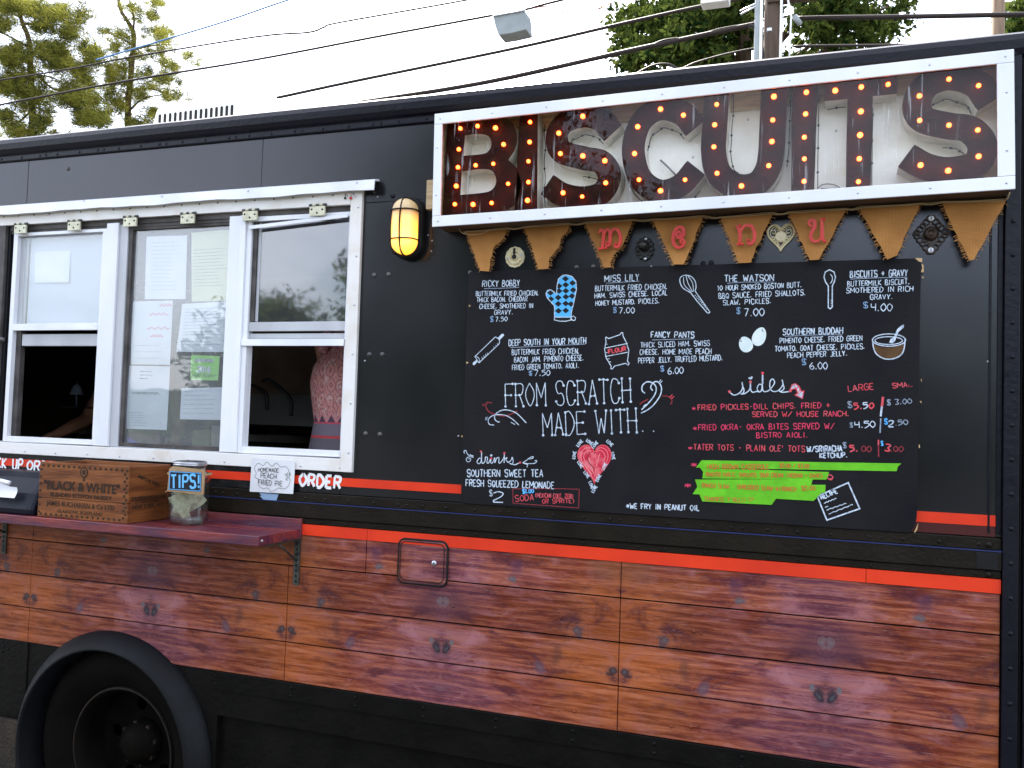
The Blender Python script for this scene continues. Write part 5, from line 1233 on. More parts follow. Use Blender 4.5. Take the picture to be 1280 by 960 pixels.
paper([(161, 457), (212.5, 458), (209, 537.5), (158.5, 536)], PO, PAPER, 'white sheet with a black scribble at the lower left of the middle window', lines=tl(.09, .20, 3, .3, .62, INK, .0022)+tl(.42, .44, 2, .12, .9, INK, .0018)+tl(.74, .94, 6, .03, .6, INKL), group=GP)
paper([(227, 485.5), (279.5, 484), (278, 525), (225.5, 524)], PO, PAPER, 'small white sheet at the lower right of the middle window, under the permit', lines=tl(.10, .80, 6, .08, .92, INKL), group=GP)
# window interior decals
# hand drawn sign taped under the right window
def pie(b, mp_, ft):
    def wr(s, u0, v0, u1, v1, h, wd_):
        x = 0; tot = sum(NARROW.get(c, 4)+1.4 for c in s)
        for c in s:
            ww = NARROW.get(c, 4.0)
            for sm_, pts in GL.get(c, []):
                P = []
                for gx, gy in pts:
                    t = (x+gx-2+ww/2)/tot; P.append(mp_(u0+(u1-u0)*t, v0+(v1-v0)*t-gy/6*h+random.uniform(-.006, .006)))
                _oc[0] = (_oc[0]+1) % 9; b.ribbon(smooth(P, 3) if sm_ else P, wd_, ft+_oc[0]*4e-5, INKB)
            x += ww+1.4
    wr('HOMEMADE', .17, .39, .66, .37, .12, .0017); wr('PEACH', .24, .56, .62, .57, .14, .0019); wr('FRIED PIE', .20, .77, .76, .78, .15, .0019)
    wr('4 $', .80, .48, .93, .44, .09, .0012); wr('2', .82, .58, .88, .58, .09, .0014)
    cl = [(.13, .44), (.08, .30), (.16, .14), (.28, .20), (.36, .08), (.48, .20), (.58, .09), (.68, .20), (.80, .18), (.88, .30), (.84, .42), (.92, .58), (.86, .80), (.76, .86), (.66, .84), (.58, .92), (.48, .95), (.42, .86), (.30, .88), (.20, .78), (.20, .62), (.10, .56)]
    P = [mp_(*p) for p in cl]; b.ribbon(smooth(P, 4, True), .0012, ft, INKB, closed=True)
pp = paper([(315.5, 572.5), (369, 576.5), (367, 617.5), (312.5, 614.5)], .016, PAPER, 'white paper with handwritten HOMEMADE PEACH FRIED PIE sign taped under the right window', cat='paper sign', name='paper_sign', extra=pie)
x0, z0 = w(325, 618, .012); x1, z1 = w(348, 627, .012)
b = MB(); b.slab(ccw([w(325, 616, .0125), (x0, z0-.006), (x0+.02, z1), (x1-.01, z1-.002), w(348, 618, .0125)]), .011, .0125, BTAPE); b.build('tape_scrap', pp)

# ================================================================== SHELF
shelf = thing('serving_shelf', 'purple stained wooden ledge with backsplash and metal brackets below the windows', 'shelf', (-2.6, -.12, 1.1))
SX = -1.668; SZ = 1.268; ST = .031
def sb(name, x0, x1, o0, o1, z0, z1, m=SHELFM, bev=.002): b = MB(); b.box(x0, x1, -o1, -o0, z0, z1, m); return b.build(name, shelf, bevel=bev)
sb('front_board', -4.0, SX, .122, .252, SZ-ST, SZ); sb('back_board', -4.0, SX, .021, .1205, SZ-ST, SZ-.0012); sb('backsplash', -4.0, SX+.001, .0205-.0195, .0205, SZ-ST, 1.3015)
for bx in (-1.682, -3.003):
    b = MB()
    b.box(bx-.011, bx+.011, -.016, -.0095, 1.078, SZ-ST-.0005, BRK)
    b.box(bx-.011, bx+.011, -.20, -.0165, SZ-ST-.006, SZ-ST-.0005, BRK)
    for k in range(8): b.box(bx-.004, bx+.004, -.0168, -.0158, 1.085+k*.018, 1.096+k*.018, INKB)
    r_ = b.build('bracket', shelf, bevel=.001)
    b = MB(); b.tube([(bx, -.016, 1.16), (bx, -.125, SZ-ST-.008)], .0035, BRK, n=6); b.build('strut', r_)
b = MB(); x, z = w(327, 678, .24); b.lathe([(.005, 0), (.005, .003), (.0005, .0035)], (0, 0, 0), STEEL, n=8)
b.v = [(SX+.0+(-y), -.235+x_, 1.2525+z_) for x_, y, z_ in b.v]; b.build('bolt', shelf)

# ================================================================== CRATE
crate = thing('wooden_crate', 'old wooden BLACK & WHITE whisky crate on the ledge left of the tip jar', 'crate', (-2.4, -.13, SZ))
C0, C1, CO0, CO1, CH = -2.602, -2.206, .032, .232, .192
def cb(name, x0, x1, o0, o1, z0, z1, m=CRATE): b = MB(); b.box(x0, x1, -o1, -o0, z0, z1, m); return b.build(name, crate, bevel=.0018)
cb('front_plank', C0, C1, CO1-.012, CO1, SZ+.0005, SZ+.066); cb('front_plank', C0, C1, CO1-.012, CO1-.0007, SZ+.0675, SZ+CH)
cb('back_plank', C0, C1, CO0, CO0+.012, SZ+.0005, SZ+CH); cb('side_plank', C1-.014, C1-.0005, CO0+.0125, CO1-.0125, SZ+.0005, SZ+.075); cb('side_plank', C1-.014, C1-.0002, CO0+.0125, CO1-.0125, SZ+.0763, SZ+CH-.002)
cb('side_plank', C0+.0005, C0+.014, CO0+.0125, CO1-.0125, SZ+.0005, SZ+CH-.002); cb('bottom_plank', C0+.015, C1-.015, CO0+.0125, CO1-.0125, SZ+.0005, SZ+.01)
def textobj(s, size, m, width, par, name='lettering', off_=.0006, shear=0, bold=.0):
    cu = bpy.data.curves.new(name, 'FONT'); cu.body = s; cu.size = size; cu.align_x = 'CENTER'; cu.align_y = 'BOTTOM_BASELINE'; cu.offset = bold; cu.shear = shear; cu.extrude = .0003; cu.resolution_u = 3
    o = bpy.data.objects.new(name, cu); COL.objects.link(o); bpy.context.view_layer.update()
    me = bpy.data.meshes.new_from_object(o.evaluated_get(bpy.context.evaluated_depsgraph_get())); COL.objects.unlink(o); bpy.data.objects.remove(o)
    me.materials.clear(); me.materials.append(m); xs_ = [v.co.x for v in me.vertices]; k = width/(max(xs_)-min(xs_))
    for v in me.vertices: v.co.x *= k
    r = bpy.data.objects.new(name, me); COL.objects.link(r); r.parent = par; r.matrix_parent_inverse = base_inv(par); return r
cxm = (C0+C1)/2-.008; fy = -CO1-.0006
for s, zz, size, wd_, bd in [('"BLACK & WHITE"', .098, .043, .335, .0011), ('BLENDED SCOTCH WHISKY', .074, .020, .27, .0003), ('JAMES BUCHANAN & Co LTD', .042, .023, .30, .0003), ('GLASGOW, SCOTLAND', .020, .015, .20, .0002)]:
    o = textobj(s, size, CRATEI, wd_, crate, bold=bd); o.rotation_euler = (PI/2, 0, 0); o.location = (cxm, fy, SZ+zz)
for s, zz, size, wd_, dx in [('NEW YORK, N.Y.', .048, .019, .150, 0), ('21 WEST STREET', .066, .010, .115, -.006), ('FLEISCHMANN DISTILLING CORP', .080, .012, .165, 0)]:
    o = textobj(s, size, CRATEI, wd_, crate, bold=.0003); o.rotation_euler = (PI/2, 0, PI/2); o.location = (C1+.0004, -(CO0+CO1)/2+dx-.004, SZ+zz)
o = textobj('IMPORTED', .016, CRATEI, .11, crate, bold=.0003); o.rotation_euler = (PI/2, .35, PI/2); o.location = (C1+.0004, -(CO0+CO1)/2-.01, SZ+.135)
b = MB(); x, z = cxm+.01, SZ+.163
P = [(x+.017*math.cos(q), z+.019*math.sin(q)) for q in np.linspace(0, 2*PI, 17)[:-1]]
b.slab(P, CO1-.001, CO1+.0005, CRATEI); b.slab([(x+.012*math.cos(q), z+.014*math.sin(q)) for q in np.linspace(0, 2*PI, 13)[:-1]], CO1, CO1+.0008, CRATE); b.slab(ccw([(x-.005, z-.008), (x+.006, z-.008), (x+.009, z+.004), (x, z+.011), (x-.008, z+.003)]), CO1, CO1+.0011, CRATEI)
b.slab(ccw([(x-.003, z-.03), (x+.006, z-.03), (x+.004, z-.018), (x-.002, z-.018)]), CO1, CO1+.0004, CRATEI)
b.build('dog_emblem', crate)
b = MB()    # checkered printed border
def sq(x, z, s_=.008): b.box(x, x+s_, -CO1-.0006, -CO1+.001, z, z+s_, CRATEI)
for k in range(16): sq(C0+.012+k*.0232, SZ+CH-.017); sq(C0+.012+k*.0232, SZ+.007)
for k in range(7): sq(C0+.004, SZ+.014+k*.0245); sq(C1-.022, SZ+.014+k*.0245); sq(C1-.013, SZ+.026+k*.0245, .007)
b.build('printed_border', crate)

# ================================================================== TIP JAR
jx, jy = -2.055, -.115
jar = thing('tip_jar', 'glass mason jar with banknotes and a TIPS! sign on the ledge', 'jar', (jx, jy, SZ))
b = MB(); b.lathe([(.0005, .002), (.05, .001), (.064, .008), (.068, .02), (.069, .15), (.064, .17), (.050, .186), (.049, .205), (.0475, .205), (.0485, .186), (.062, .168), (.067, .15), (.066, .02), (.05, .006), (.0005, .006)], (jx, jy, SZ), JARG, axis='z', n=32); b.build('glass', jar)
b = MB(); b.lathe([(.052, .196), (.0545, .1965), (.0545, .2115), (.050, .214), (.046, .2135)], (jx, jy, SZ), GALV, axis='z', n=32)
for k in range(2): b.lathe([(.0545, .200+k*.006), (.056, .202+k*.006), (.0545, .204+k*.006)], (jx, jy, SZ), STEEL, axis='z', n=32)
b.build('lid_ring', jar)
for k, (dx, dz, rx, rz) in enumerate([(-.022, .012, .5, .3), (.010, .014, -.6, -.4), (-.008, .04, .2, 1.0), (.025, .012, 1.0, .9), (-.03, .05, .9, -.5)]):
    b = MB(); vs = []
    for i in range(9):
        for j in range(4):
            u, v = i/8-.5, j/3-.5; p = Vector((v*.050, .012*math.sin(u*7+k)+.006*math.sin(v*5), u*.115)); p.rotate(Matrix.Rotation(rz, 3, 'Y')); p.rotate(Matrix.Rotation(rx, 3, 'Z')); vs.append((jx+dx*.8+p.x*.9, jy+p.y*.9-.01, SZ+dz+.055+p.z*.82))
    b.add(vs, [(i*4+j, (i+1)*4+j, (i+1)*4+j+1, i*4+j+1) for i in range(8) for j in range(3)], BILL, True); o = b.build('banknote', None)
    tag(o, ['crumpled banknote standing in the left of the tip jar', 'folded banknote leaning right in the tip jar', 'banknote lying across the middle of the tip jar', 'banknote curled at the lower right of the tip jar', 'banknote at the back of the tip jar'][k], 'banknote', 'banknotes in the tip jar')
sx0, sz0 = w(211, 612, .19); sx1, sz1 = w(252, 591, .19); tz = .19
SB = mat('chalk_tag_black', (.015, .015, .02), .6)
b = MB(); b.slab([(sx0-.007, sz0-.006), (sx1+.009, sz0-.010), (sx1+.010, sz1+.010), (sx0+.010, sz1+.016), (sx0-.004, sz1+.005)], tz-.006, tz-.001, CARD); b.build('cardboard_tag', jar)
b = MB(); b.slab([(sx0, sz0), (sx1, sz0), (sx1, sz1), (sx0, sz1)], tz-.0009, tz+.0005, SB); o = b.build('tips_sign', jar)
b = MB(); b.ribbon([(sx0+.002, sz0+.002), (sx1-.002, sz0+.002), (sx1-.002, sz1-.002), (sx0+.002, sz1-.002)], .0022, tz+.0008, CHALKB, closed=True)
CB2 = mat('tips_blue', (.16, .50, .85), .7)
write(b, 'TIPS!', (214, 610), (250, 609.5), 16, CB2, .0075, tz+.0012, .08, 1.6); b.build('tips_lettering', o)
b = MB(); zc = (sz0+sz1)/2+.02
b.lathe([(.0715, zc-SZ-.003), (.073, zc-SZ), (.0715, zc-SZ+.003)], (jx, jy, SZ), JUTE, axis='z', n=28); b.tube([(sx0-.003, -tz, sz0-.002), (sx0-.014, -tz, sz0-.009)], .0015, JUTE, n=5); b.build('twine', jar)

# ================================================================== NAPKIN DISPENSER
nd = thing('napkin_dispenser', 'black plastic napkin dispenser on the ledge left of the crate', 'napkin dispenser', (-2.75, -.13, SZ))
b = MB(); nx1 = -2.622; prof_ = [(.05, 0), (.235, 0), (.238, .02), (.215, .075), (.175, .125), (.13, .142), (.05, .142)]
K = len(prof_); nxs = [-2.95, -2.652, -2.632, nx1]; sc_l = [1, 1, .985, .93]
vs = []
for x_, s_ in zip(nxs, sc_l): vs += [(x_, -(.14+(o-.14)*s_), SZ+.001+h*s_) for o, h in prof_]
b.add(vs, [(i*K+j, i*K+(j+1) % K, (i+1)*K+(j+1) % K, (i+1)*K+j) for i in range(len(nxs)-1) for j in range(K)] + [tuple(range(K))[::-1], tuple((len(nxs)-1)*K+j for j in range(K))], mat('dispenser_plastic', (.006, .007, .014), .4, spec=.14)); b.build('body', nd, bevel=.006)
b = MB(); vs = []
for i in range(8):
    for j in range(5):
        u, v = i/7, j/4; vs.append((-2.90+u*.205, -.245-.018*math.sin(u*3+v*2)-.012*v, SZ+.065+v*.045+.014*math.sin(u*5)*v-.03*u*(1-v)*.2))
b.add(vs, [(i*5+j, (i+1)*5+j, (i+1)*5+j+1, i*5+j+1) for i in range(7) for j in range(4)], NAPKIN, True)
b.tube(smooth([(-2.80, -.262, SZ+.108), (-2.75, -.265, SZ+.118), (-2.705, -.262, SZ+.112)], 5), [.006]*5+[.008]*5+[.009], NAPKIN, n=8)
tag(b.build('napkin', None), 'crumpled white paper napkin sticking out of the black dispenser', 'napkin')

# ================================================================== INSIDE THE TRUCK
def ipt(px, py, y): p = at3(px, py, y); return p
# counter under the windows, back counter, hood and shelves, dark ones
b = MB(); b.box(-4.2, -1.2, .35, .36, .76, 1.0, DARK)
ctr = thing('work_counter', 'dark steel work counter seen inside through the serving windows', 'counter', (-2.6, 1.6, .75))
COUNT = mat('counter_steel', (.36, .33, .31), .4, metal=.2, c2=(.22, .20, .19), scale=6)
b = MB(); b.box(-4.3, -.9, 1.45, 2.15, 1.50, 1.54, COUNT); b.build('worktop', ctr, bevel=.003)
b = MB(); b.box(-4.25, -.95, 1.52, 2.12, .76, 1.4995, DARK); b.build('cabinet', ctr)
tap = thing('bent_pipes', 'two bent dark pipes over the counter inside the right window', 'pipes', (-2.6, 1.2, 1.3))
PIPE = mat('pipe_steel', (.03, .03, .03), .35, metal=.3)
for q in ([(312, 480), (332, 491), (334, 512)], [(328, 476), (338, 476), (362, 497), (364, 520)]):
    b = MB(); b.tube(smooth([tuple(ipt(x_, y_, .86)) for x_, y_ in q], 6), .009, PIPE, n=8); b.build('pipe', tap)
p = ipt(356, 505, 1.25)
hood = thing('extractor_hood', 'grey steel hood inside the right serving window', 'hood', (-2.7, 1.9, 2.0))
b = MB(); b.box(-3.6, -2.2, 1.5, 2.15, 2.05, 2.35, COUNT); b.build('canopy', hood, bevel=.004); b = MB(); q0, q1 = ipt(300, 500, .95), ipt(470, 500, .95); b.box(q0.x, q1.x, .95, .97, 1.745, 2.3, mat('stained_steel_wall', (.20, .14, .10), .5, c2=(.09, .06, .045), scale=3)); b.build('splash_panel', hood); b = MB(); b.box(q0.x, q1.x, .93, .97, 1.60, 1.744, mat('pale_steel', (.16, .155, .15), .5)); b.build('splash_ledge', hood)
# small things just inside the middle pane
x0, z0 = ipt(166, 552, .12).x, ipt(166, 552, .12).z
b = MB(); b.lathe([(.0005, 0), (.05, 0), (.055, .06), (.058, .062), (.058, .075), (.052, .076), (.0005, .076)], (ipt(180, 552, .14).x, .14, 1.50), OLIVE, axis='z', n=24); tag(b.build('olive_tub', None), 'olive green plastic tub behind the middle window, lower left', 'tub')
b = MB(); b.box(ipt(240, 552, .2).x, ipt(262, 552, .2).x, .2, .27, 1.50, 1.58, OLIVE); b.box(ipt(266, 552, .2).x, ipt(280, 552, .2).x, .19, .25, 1.50, 1.60, COUNT); tag(b.build('food_bins', None), 'small olive bins behind the lower right of the middle window', 'bins')
b = MB(); b.add([tuple(ipt(152, 541, .02)), tuple(ipt(152, 556, .02)), tuple(ipt(176, 556, .02)), tuple(ipt(158, 546, .05)), tuple(ipt(152, 541, .05)), tuple(ipt(176, 556, .06))], [(0, 1, 2, 3), (3, 2, 5, 4)], BLUEC); tag(b.build('blue_cloth', None), 'scrap of blue cloth at the lower left corner inside the middle window', 'cloth')
b = MB(); b.box(-3.6, -1.2, .034, .30, 1.44, 1.497, COUNT); b.build('window_ledge', truck)

# people -------------------------------------------------------------
def skin_chain(name, verts, edges, radii, m, parent, root=0, sub=1):
    me = bpy.data.meshes.new(name); me.from_pydata(verts, edges, []); me.materials.append(m)
    o = bpy.data.objects.new(name, me); COL.objects.link(o); o.parent = parent; o.matrix_parent_inverse = base_inv(parent)
    sk_ = o.modifiers.new('skin', 'SKIN'); sk_.use_smooth_shade = True
    for i, r in enumerate(radii):
        v = me.skin_vertices[0].data[i]; v.radius = r if isinstance(r, tuple) else (r, r); v.use_root = (i == root)
    sb_ = o.modifiers.new('sub', 'SUBSURF'); sb_.levels = sub; sb_.render_levels = sub
    return o
def person(label, base, H, face, lhand, rhand, m_top, dress=False, group=None):
    """standing figure; face = yaw of the facing direction (0 looks to -y, at the windows)"""
    t = thing('person', label, 'person', base, group=group)
    B = Vector(base); R_ = Matrix.Rotation(face, 3, 'Z')
    g = lambda x_, y_, z_: tuple(B + R_ @ Vector((x_*H, y_*H, z_*H)))
    V = [g(0, 0, .52), g(0, 0, .60), g(0, -.005, .70), g(0, .0, .785), g(0, -.002, .83), g(0, -.01, .865)]
    rad = [(.085*H, .062*H), (.075*H, .055*H), (.088*H, .062*H), (.060*H, .045*H), .031*H, .034*H]
    E_ = [(0, 1), (1, 2), (2, 3), (3, 4), (4, 5)]
    def chain(p0, pts, rr):
        k = p0
        for p, r in zip(pts, rr): V.append(p); rad.append(r); E_.append((k, len(V)-1)); k = len(V)-1
        return k
    for s_, hand in ((-1, lhand), (1, rhand)):
        sh_ = g(s_*(.092 if dress else .108), 0, .805); hnd = Vector(hand) if hand else Vector(g(s_*.15, -.03, .40))
        mid = (Vector(sh_)+hnd)/2; mid = mid + R_ @ Vector((s_*.04*H, .02*H, -.03*H))
        if hand: mid = mid + Vector((0, 0, -.06*H))
        wr_ = mid.lerp(hnd, .80)
        k = chain(3, [sh_, tuple(Vector(sh_).lerp(mid, .5)), tuple(mid), tuple(mid.lerp(wr_, .55)), tuple(wr_)], [.034*H, .029*H, .023*H, .020*H, .0145*H])
        d = (hnd-wr_).normalized(); sd_ = d.cross(Vector((0, 0, 1))).normalized()
        palm = wr_+d*.035*H; V.append(tuple(palm)); rad.append((.020*H, .012*H)); E_.append((k, len(V)-1)); pk = len(V)-1
        for f in range(4):
            o_ = sd_*(f-1.5)*.0125*H; ln_ = (.036, .042, .040, .031)[f]*H
            chain(pk, [tuple(palm+d*.020*H+o_), tuple(palm+d*(.020*H+ln_*.5)+o_*1.05+Vector((0, 0, -.004*H))), tuple(palm+d*(.020*H+ln_)+o_*1.05+Vector((0, 0, -.012*H)))], [.0052*H, .0048*H, .004*H])
        chain(pk, [tuple(palm+sd_*-.022*H+d*.004*H), tuple(palm+sd_*-.034*H+d*.022*H+Vector((0, 0, -.005*H)))], [.0058*H, .0045*H])
    for s_ in (-1, 1):
        chain(0, [g(s_*.05, 0, .50), g(s_*.055, -.008, .28), g(s_*.056, .012, .14), g(s_*.056, .012, .035), g(s_*.060, -.075, .016)], [.052*H, .034*H, .030*H, .020*H, .018*H])
    skin_chain('body', V, E_, rad, SKIN, t)
    hc = Vector(g(0, -.012, .935))
    b = MB(); vs = []; n_, k_ = 20, 14
    for i in range(k_+1):
        p = PI*i/k_
        for j in range(n_):
            q = 2*PI*j/n_; X, Y, Z_ = math.sin(p)*math.cos(q), math.sin(p)*math.sin(q), math.cos(p)
            s1 = 1-.22*max(0, -Z_)**1.2
            x_, y_, z_ = X*.046*s1, Y*.056*(s1 if Y < 0 else 1), Z_*.067
            if Y < -.75 and abs(Z_) < .25 and abs(X) < .22: y_ -= .010*(1-abs(X)/.22)*(1 if Z_ < .05 else .5)
            if Y < -.7 and .1 < Z_ < .35 and .2 < abs(X) < .6: y_ += .004
            vs.append(tuple(hc + R_ @ Vector((x_*H, y_*H, z_*H))))
    b.add(vs, [(i*n_+j, (i+1)*n_+j, (i+1)*n_+(j+1) % n_, i*n_+(j+1) % n_) for i in range(k_) for j in range(n_)], SKIN, True)
    for s_ in (-1, 1): c_ = hc+R_ @ Vector((s_*.047*H, .006*H, -.002*H)); b.ball(tuple(c_), .014*H, SKIN, sx=.35, sy=.7, sz=1)
    head = b.build('head', t)
    b = MB()
    for s_ in (-1, 1):
        c_ = hc+R_ @ Vector((s_*.018*H, -.0485*H, .006*H)); b.ball(tuple(c_), .0075*H, WHITEC, sz=.6); c2_ = c_+R_ @ Vector((0, -.0055*H, 0)); b.ball(tuple(c2_), .0034*H, INKB)
    b.build('eyes', head)
    b = MB(); c_ = hc+R_ @ Vector((0, -.0475*H, -.030*H)); b.ball(tuple(c_), .012*H, SHIRT, sx=1, sy=.35, sz=.3); b.build('mouth', head)
    b = MB(); vs = []
    for i in range(9):
        p = PI*.62*i/8
        for j in range(n_):
            q = 2*PI*j/n_; X, Y, Z_ = math.sin(p)*math.cos(q), math.sin(p)*math.sin(q), math.cos(p)
            if Y < -.3 and Z_ < .45: Y *= .8; Z_ = max(Z_, .42)
            vs.append(tuple(hc + R_ @ Vector((X*.052*H, (Y*.062+.003)*H, (Z_*.074+.002)*H))))
    b.add(vs, [(i*n_+j, (i+1)*n_+j, (i+1)*n_+(j+1) % n_, i*n_+(j+1) % n_) for i in range(8) for j in range(n_)], HAIR, True); b.ball(tuple(hc+R_ @ Vector((0, .068*H, .02*H))), .026*H, HAIR); b.build('hair', t)
    # clothes: lofted rings
    def cloth(name, rings, m, n=28):
        b = MB(); vs = []
        for (zz, hw, hd, yo) in rings:
            for j in range(n):
                q = 2*PI*j/n; vs.append(g(math.copysign(abs(math.cos(q))**.85, math.cos(q))*hw, math.sin(q)*hd+yo, zz))
        b.add(vs, [(i*n+j, i*n+(j+1) % n, (i+1)*n+(j+1) % n, (i+1)*n+j) for i in range(len(rings)-1) for j in range(n)], m, True); return b.build(name, t)
    if dress:
        o = cloth('patterned_top', [(.42, .125, .10, 0), (.50, .118, .088, 0), (.56, .108, .078, 0), (.61, .100, .072, 0), (.66, .108, .076, 0), (.70, .114, .082, -.004), (.735, .108, .078, -.004), (.762, .090, .066, 0), (.785, .066, .052, 0)], m_top)
        for s_ in (-1, 1):
            b = MB(); b.tube(smooth([g(s_*.082, -.055, .755), g(s_*.075, -.045, .80), g(s_*.066, -.01, .832), g(s_*.068, .03, .81), g(s_*.075, .05, .765)], 5), .0125*H, m_top, n=8); b.build('strap', o)
        cloth('skirt', [(.10, .17, .15, 0), (.30, .145, .12, 0), (.43, .122, .096, 0)], JEANS)
    else:
        cloth('shirt', [(.47, .108, .080, 0), (.53, .100, .074, 0), (.60, .096, .070, 0), (.68, .104, .076, 0), (.74, .108, .074, 0), (.79, .092, .060, 0), (.825, .052, .046, 0), (.835, .036, .036, 0)], m_top)
        cloth('trousers', [(.04, .088, .05, 0), (.28, .095, .06, 0), (.45, .104, .078, 0), (.50, .106, .08, 0)], JEANS)
    return t
# patterned pink fabric: paisley-like cells above, zigzag and grey band at the hem
DR = bpy.data.materials.new('pink_pattern_cloth'); DR.use_nodes = True
n = DR.node_tree.nodes; l = DR.node_tree.links.new; pb = n['Principled BSDF']; pb.inputs['Roughness'].default_value = .85
tcn = n.new('ShaderNodeTexCoord'); sp_ = n.new('ShaderNodeSeparateXYZ'); l(tcn.outputs['Object'], sp_.inputs[0])
cmb = n.new('ShaderNodeCombineXYZ'); l(sp_.outputs['X'], cmb.inputs[0]); l(sp_.outputs['Z'], cmb.inputs[2])
def mnode(op, a, c=None, d=None):
    q = n.new('ShaderNodeMath'); q.operation = op
    for i, v in enumerate((a, c, d)):
        if v is None: continue
        if isinstance(v, (int, float)): q.inputs[i].default_value = v
        else: l(v, q.inputs[i])
    return q.outputs[0]
vo = n.new('ShaderNodeTexVoronoi'); vo.inputs['Scale'].default_value = 26; vo.inputs['Randomness'].default_value = .25; vm = n.new('ShaderNodeMapping'); vm.inputs['Scale'].default_value = (1, 1, .7); l(cmb.outputs[0], vm.inputs[0]); l(vm.outputs[0], vo.inputs['Vector'])
nd_ = n.new('ShaderNodeTexNoise'); nd_.inputs['Scale'].default_value = 75; nd_.inputs['Detail'].default_value = 2; l(cmb.outputs[0], nd_.inputs['Vector'])
rings_ = mnode('SINE', mnode('ADD', mnode('MULTIPLY', vo.outputs['Distance'], 22), mnode('MULTIPLY', nd_.outputs['Fac'], 7)))
f1_ = mnode('MULTIPLY', mnode('GREATER_THAN', rings_, .45), .6); 
def cmix(f, a, c):
    q = n.new('ShaderNodeMix'); q.data_type = 'RGBA'; l(f, q.inputs['Factor'])
    for k2, v in (('A', a), ('B', c)):
        if isinstance(v, tuple): q.inputs[k2].default_value = v
        else: l(v, q.inputs[k2])
    return q.outputs['Result']
ns = n.new('ShaderNodeTexNoise'); ns.inputs['Scale'].default_value = 30; l(cmb.outputs[0], ns.inputs['Vector'])
base_ = cmix(mnode('GREATER_THAN', ns.outputs['Fac'], .56), (.62, .27, .24, 1), (.66, .40, .36, 1))
c1_ = cmix(f1_, base_, (.26, .07, .10, 1))
zz_ = mnode('ADD', sp_.outputs['Z'], mnode('MULTIPLY', mnode('PINGPONG', sp_.outputs['X'], .021), 1.6))
band = mnode('LESS_THAN', zz_, 1.672); c2__ = cmix(band, c1_, (.60, .24, .24, 1))
band1 = mnode('LESS_THAN', zz_, 1.655); c2_ = cmix(band1, c2__, (.10, .05, .08, 1)); 
bandp = mnode('LESS_THAN', sp_.outputs['Z'], 1.628); cp_ = cmix(bandp, c2_, (.60, .08, .12, 1))
band2 = mnode('LESS_THAN', sp_.outputs['Z'], 1.622); c3_ = cmix(band2, cp_, (.20, .16, .20, 1))
band3 = mnode('LESS_THAN', sp_.outputs['Z'], 1.578); c4_ = cmix(band3, c3_, (.55, .06, .07, 1)); band4 = mnode('LESS_THAN', sp_.outputs['Z'], 1.568); c5_ = cmix(band4, c4_, (.14, .12, .14, 1))
l(c5_, pb.inputs['Base Color'])
PY = .36
px_ = ipt(384, 520, PY).x+.178
person('person in a pink patterned sleeveless top standing with their back turned in the right window', (px_+.045, PY, .62), 1.655, PI+.25, (px_+.25, PY+.42, 1.50), (px_+.16, PY+.50, 1.30), DR, dress=True)
person('person in a dark shirt reaching to the sill, in the shade of the left window', (-3.36, 1.10, .62), 1.70, -.25, (ipt(58, 545, .62).x, .62, 1.50), None, SHIRT)
# small cup behind the left window
p = ipt(96, 488, .55); b = MB(); FIT = mat('fitting_pale', (.10, .12, .15), .5)
b.lathe([(.0005, .05), (.012, .044), (.021, .030), (.026, .010), (.028, .008), (.028, .0), (.0005, -.001)], (p.x, p.y, p.z-.02), FIT, axis='z', n=18); b.tube([(p.x, p.y, p.z+.03), (p.x, p.y, p.z+.045)], .003, FIT, n=6); b.tube([(p.x, p.y, p.z-.02), (p.x, p.y, p.z-.075)], .004, FIT, n=6); b.box(p.x-.05, p.x+.05, p.y-.05, p.y+.05, p.z-.082, p.z-.0755, BLACK)
tag(b.build('domed_lamp', None), 'small pale domed fitting deep inside the left serving window', 'fitting')

# ================================================================== ROOFTOP UNIT
ac = thing('rooftop_unit', 'white rounded rooftop air conditioner with dark vertical vents', 'air conditioner', (-2.4, .8, 2.70))
b = MB(); A0, A1 = ipt(189, 150, .4), ipt(348, 130, .4)
P = [(A0.x-.01, 2.701), (A0.x+.008, 2.90), (A0.x+.022, 2.945), (A0.x+.05, 2.962), (A1.x-.05, 2.962), (A1.x, 2.93), (A1.x+.01, 2.701)]
b.slab(P[::-1] if False else ccw(P), -1.1, -.4, ACW); b.build('housing', ac, bevel=.012)
b = MB()
for k in range(15):
    px = 199+k*6.45; p0_ = ipt(px, 156-k*.85, .398); p1_ = ipt(px+.6, 144-k*.85, .398)
    b = MB(); b.slab(rrect(p0_.x-.0065, p0_.x+.0065, p0_.z-.03, p1_.z+.004, .006, 3), -.402, -.3985, INKB); b.build('vent_slot', ac)
# ================================================================== POLES
def pole(name, label, px0, px1, y, cat, m, ztop=14, kids=None):
    a_, c_ = ipt(px0, 30, y), ipt(px1, 30, y); r = (c_.x-a_.x)/2; xc = (a_.x+c_.x)/2
    t = thing(name, label, cat, (xc, y, GZ)); b = MB(); b.tube([(xc-.02, y, GZ), (xc, y, 4), (xc+.06, y, ztop)], [r*1.15, r*1.05, r*.85], m, n=18); b.build('post', t); return t, xc, r
t, xc, r = pole('utility_pole', 'brown wooden utility pole with grey conduit behind the truck roof', 953, 977, 9, 'utility pole', POLEW)
a_ = ipt(946, 40, 8.7); b = MB(); b.tube([(a_.x, 8.72, GZ), (a_.x, 8.72, 4.7), (a_.x+.03, 8.72, 12)], .042, LAMPG, n=12); b.build('conduit', t)
a_ = ipt(951.5, 40, 8.7); b = MB(); b.tube([(a_.x, 8.68, GZ), (a_.x, 8.68, 12)], .018, ACW, n=8); b.build('conduit', t)
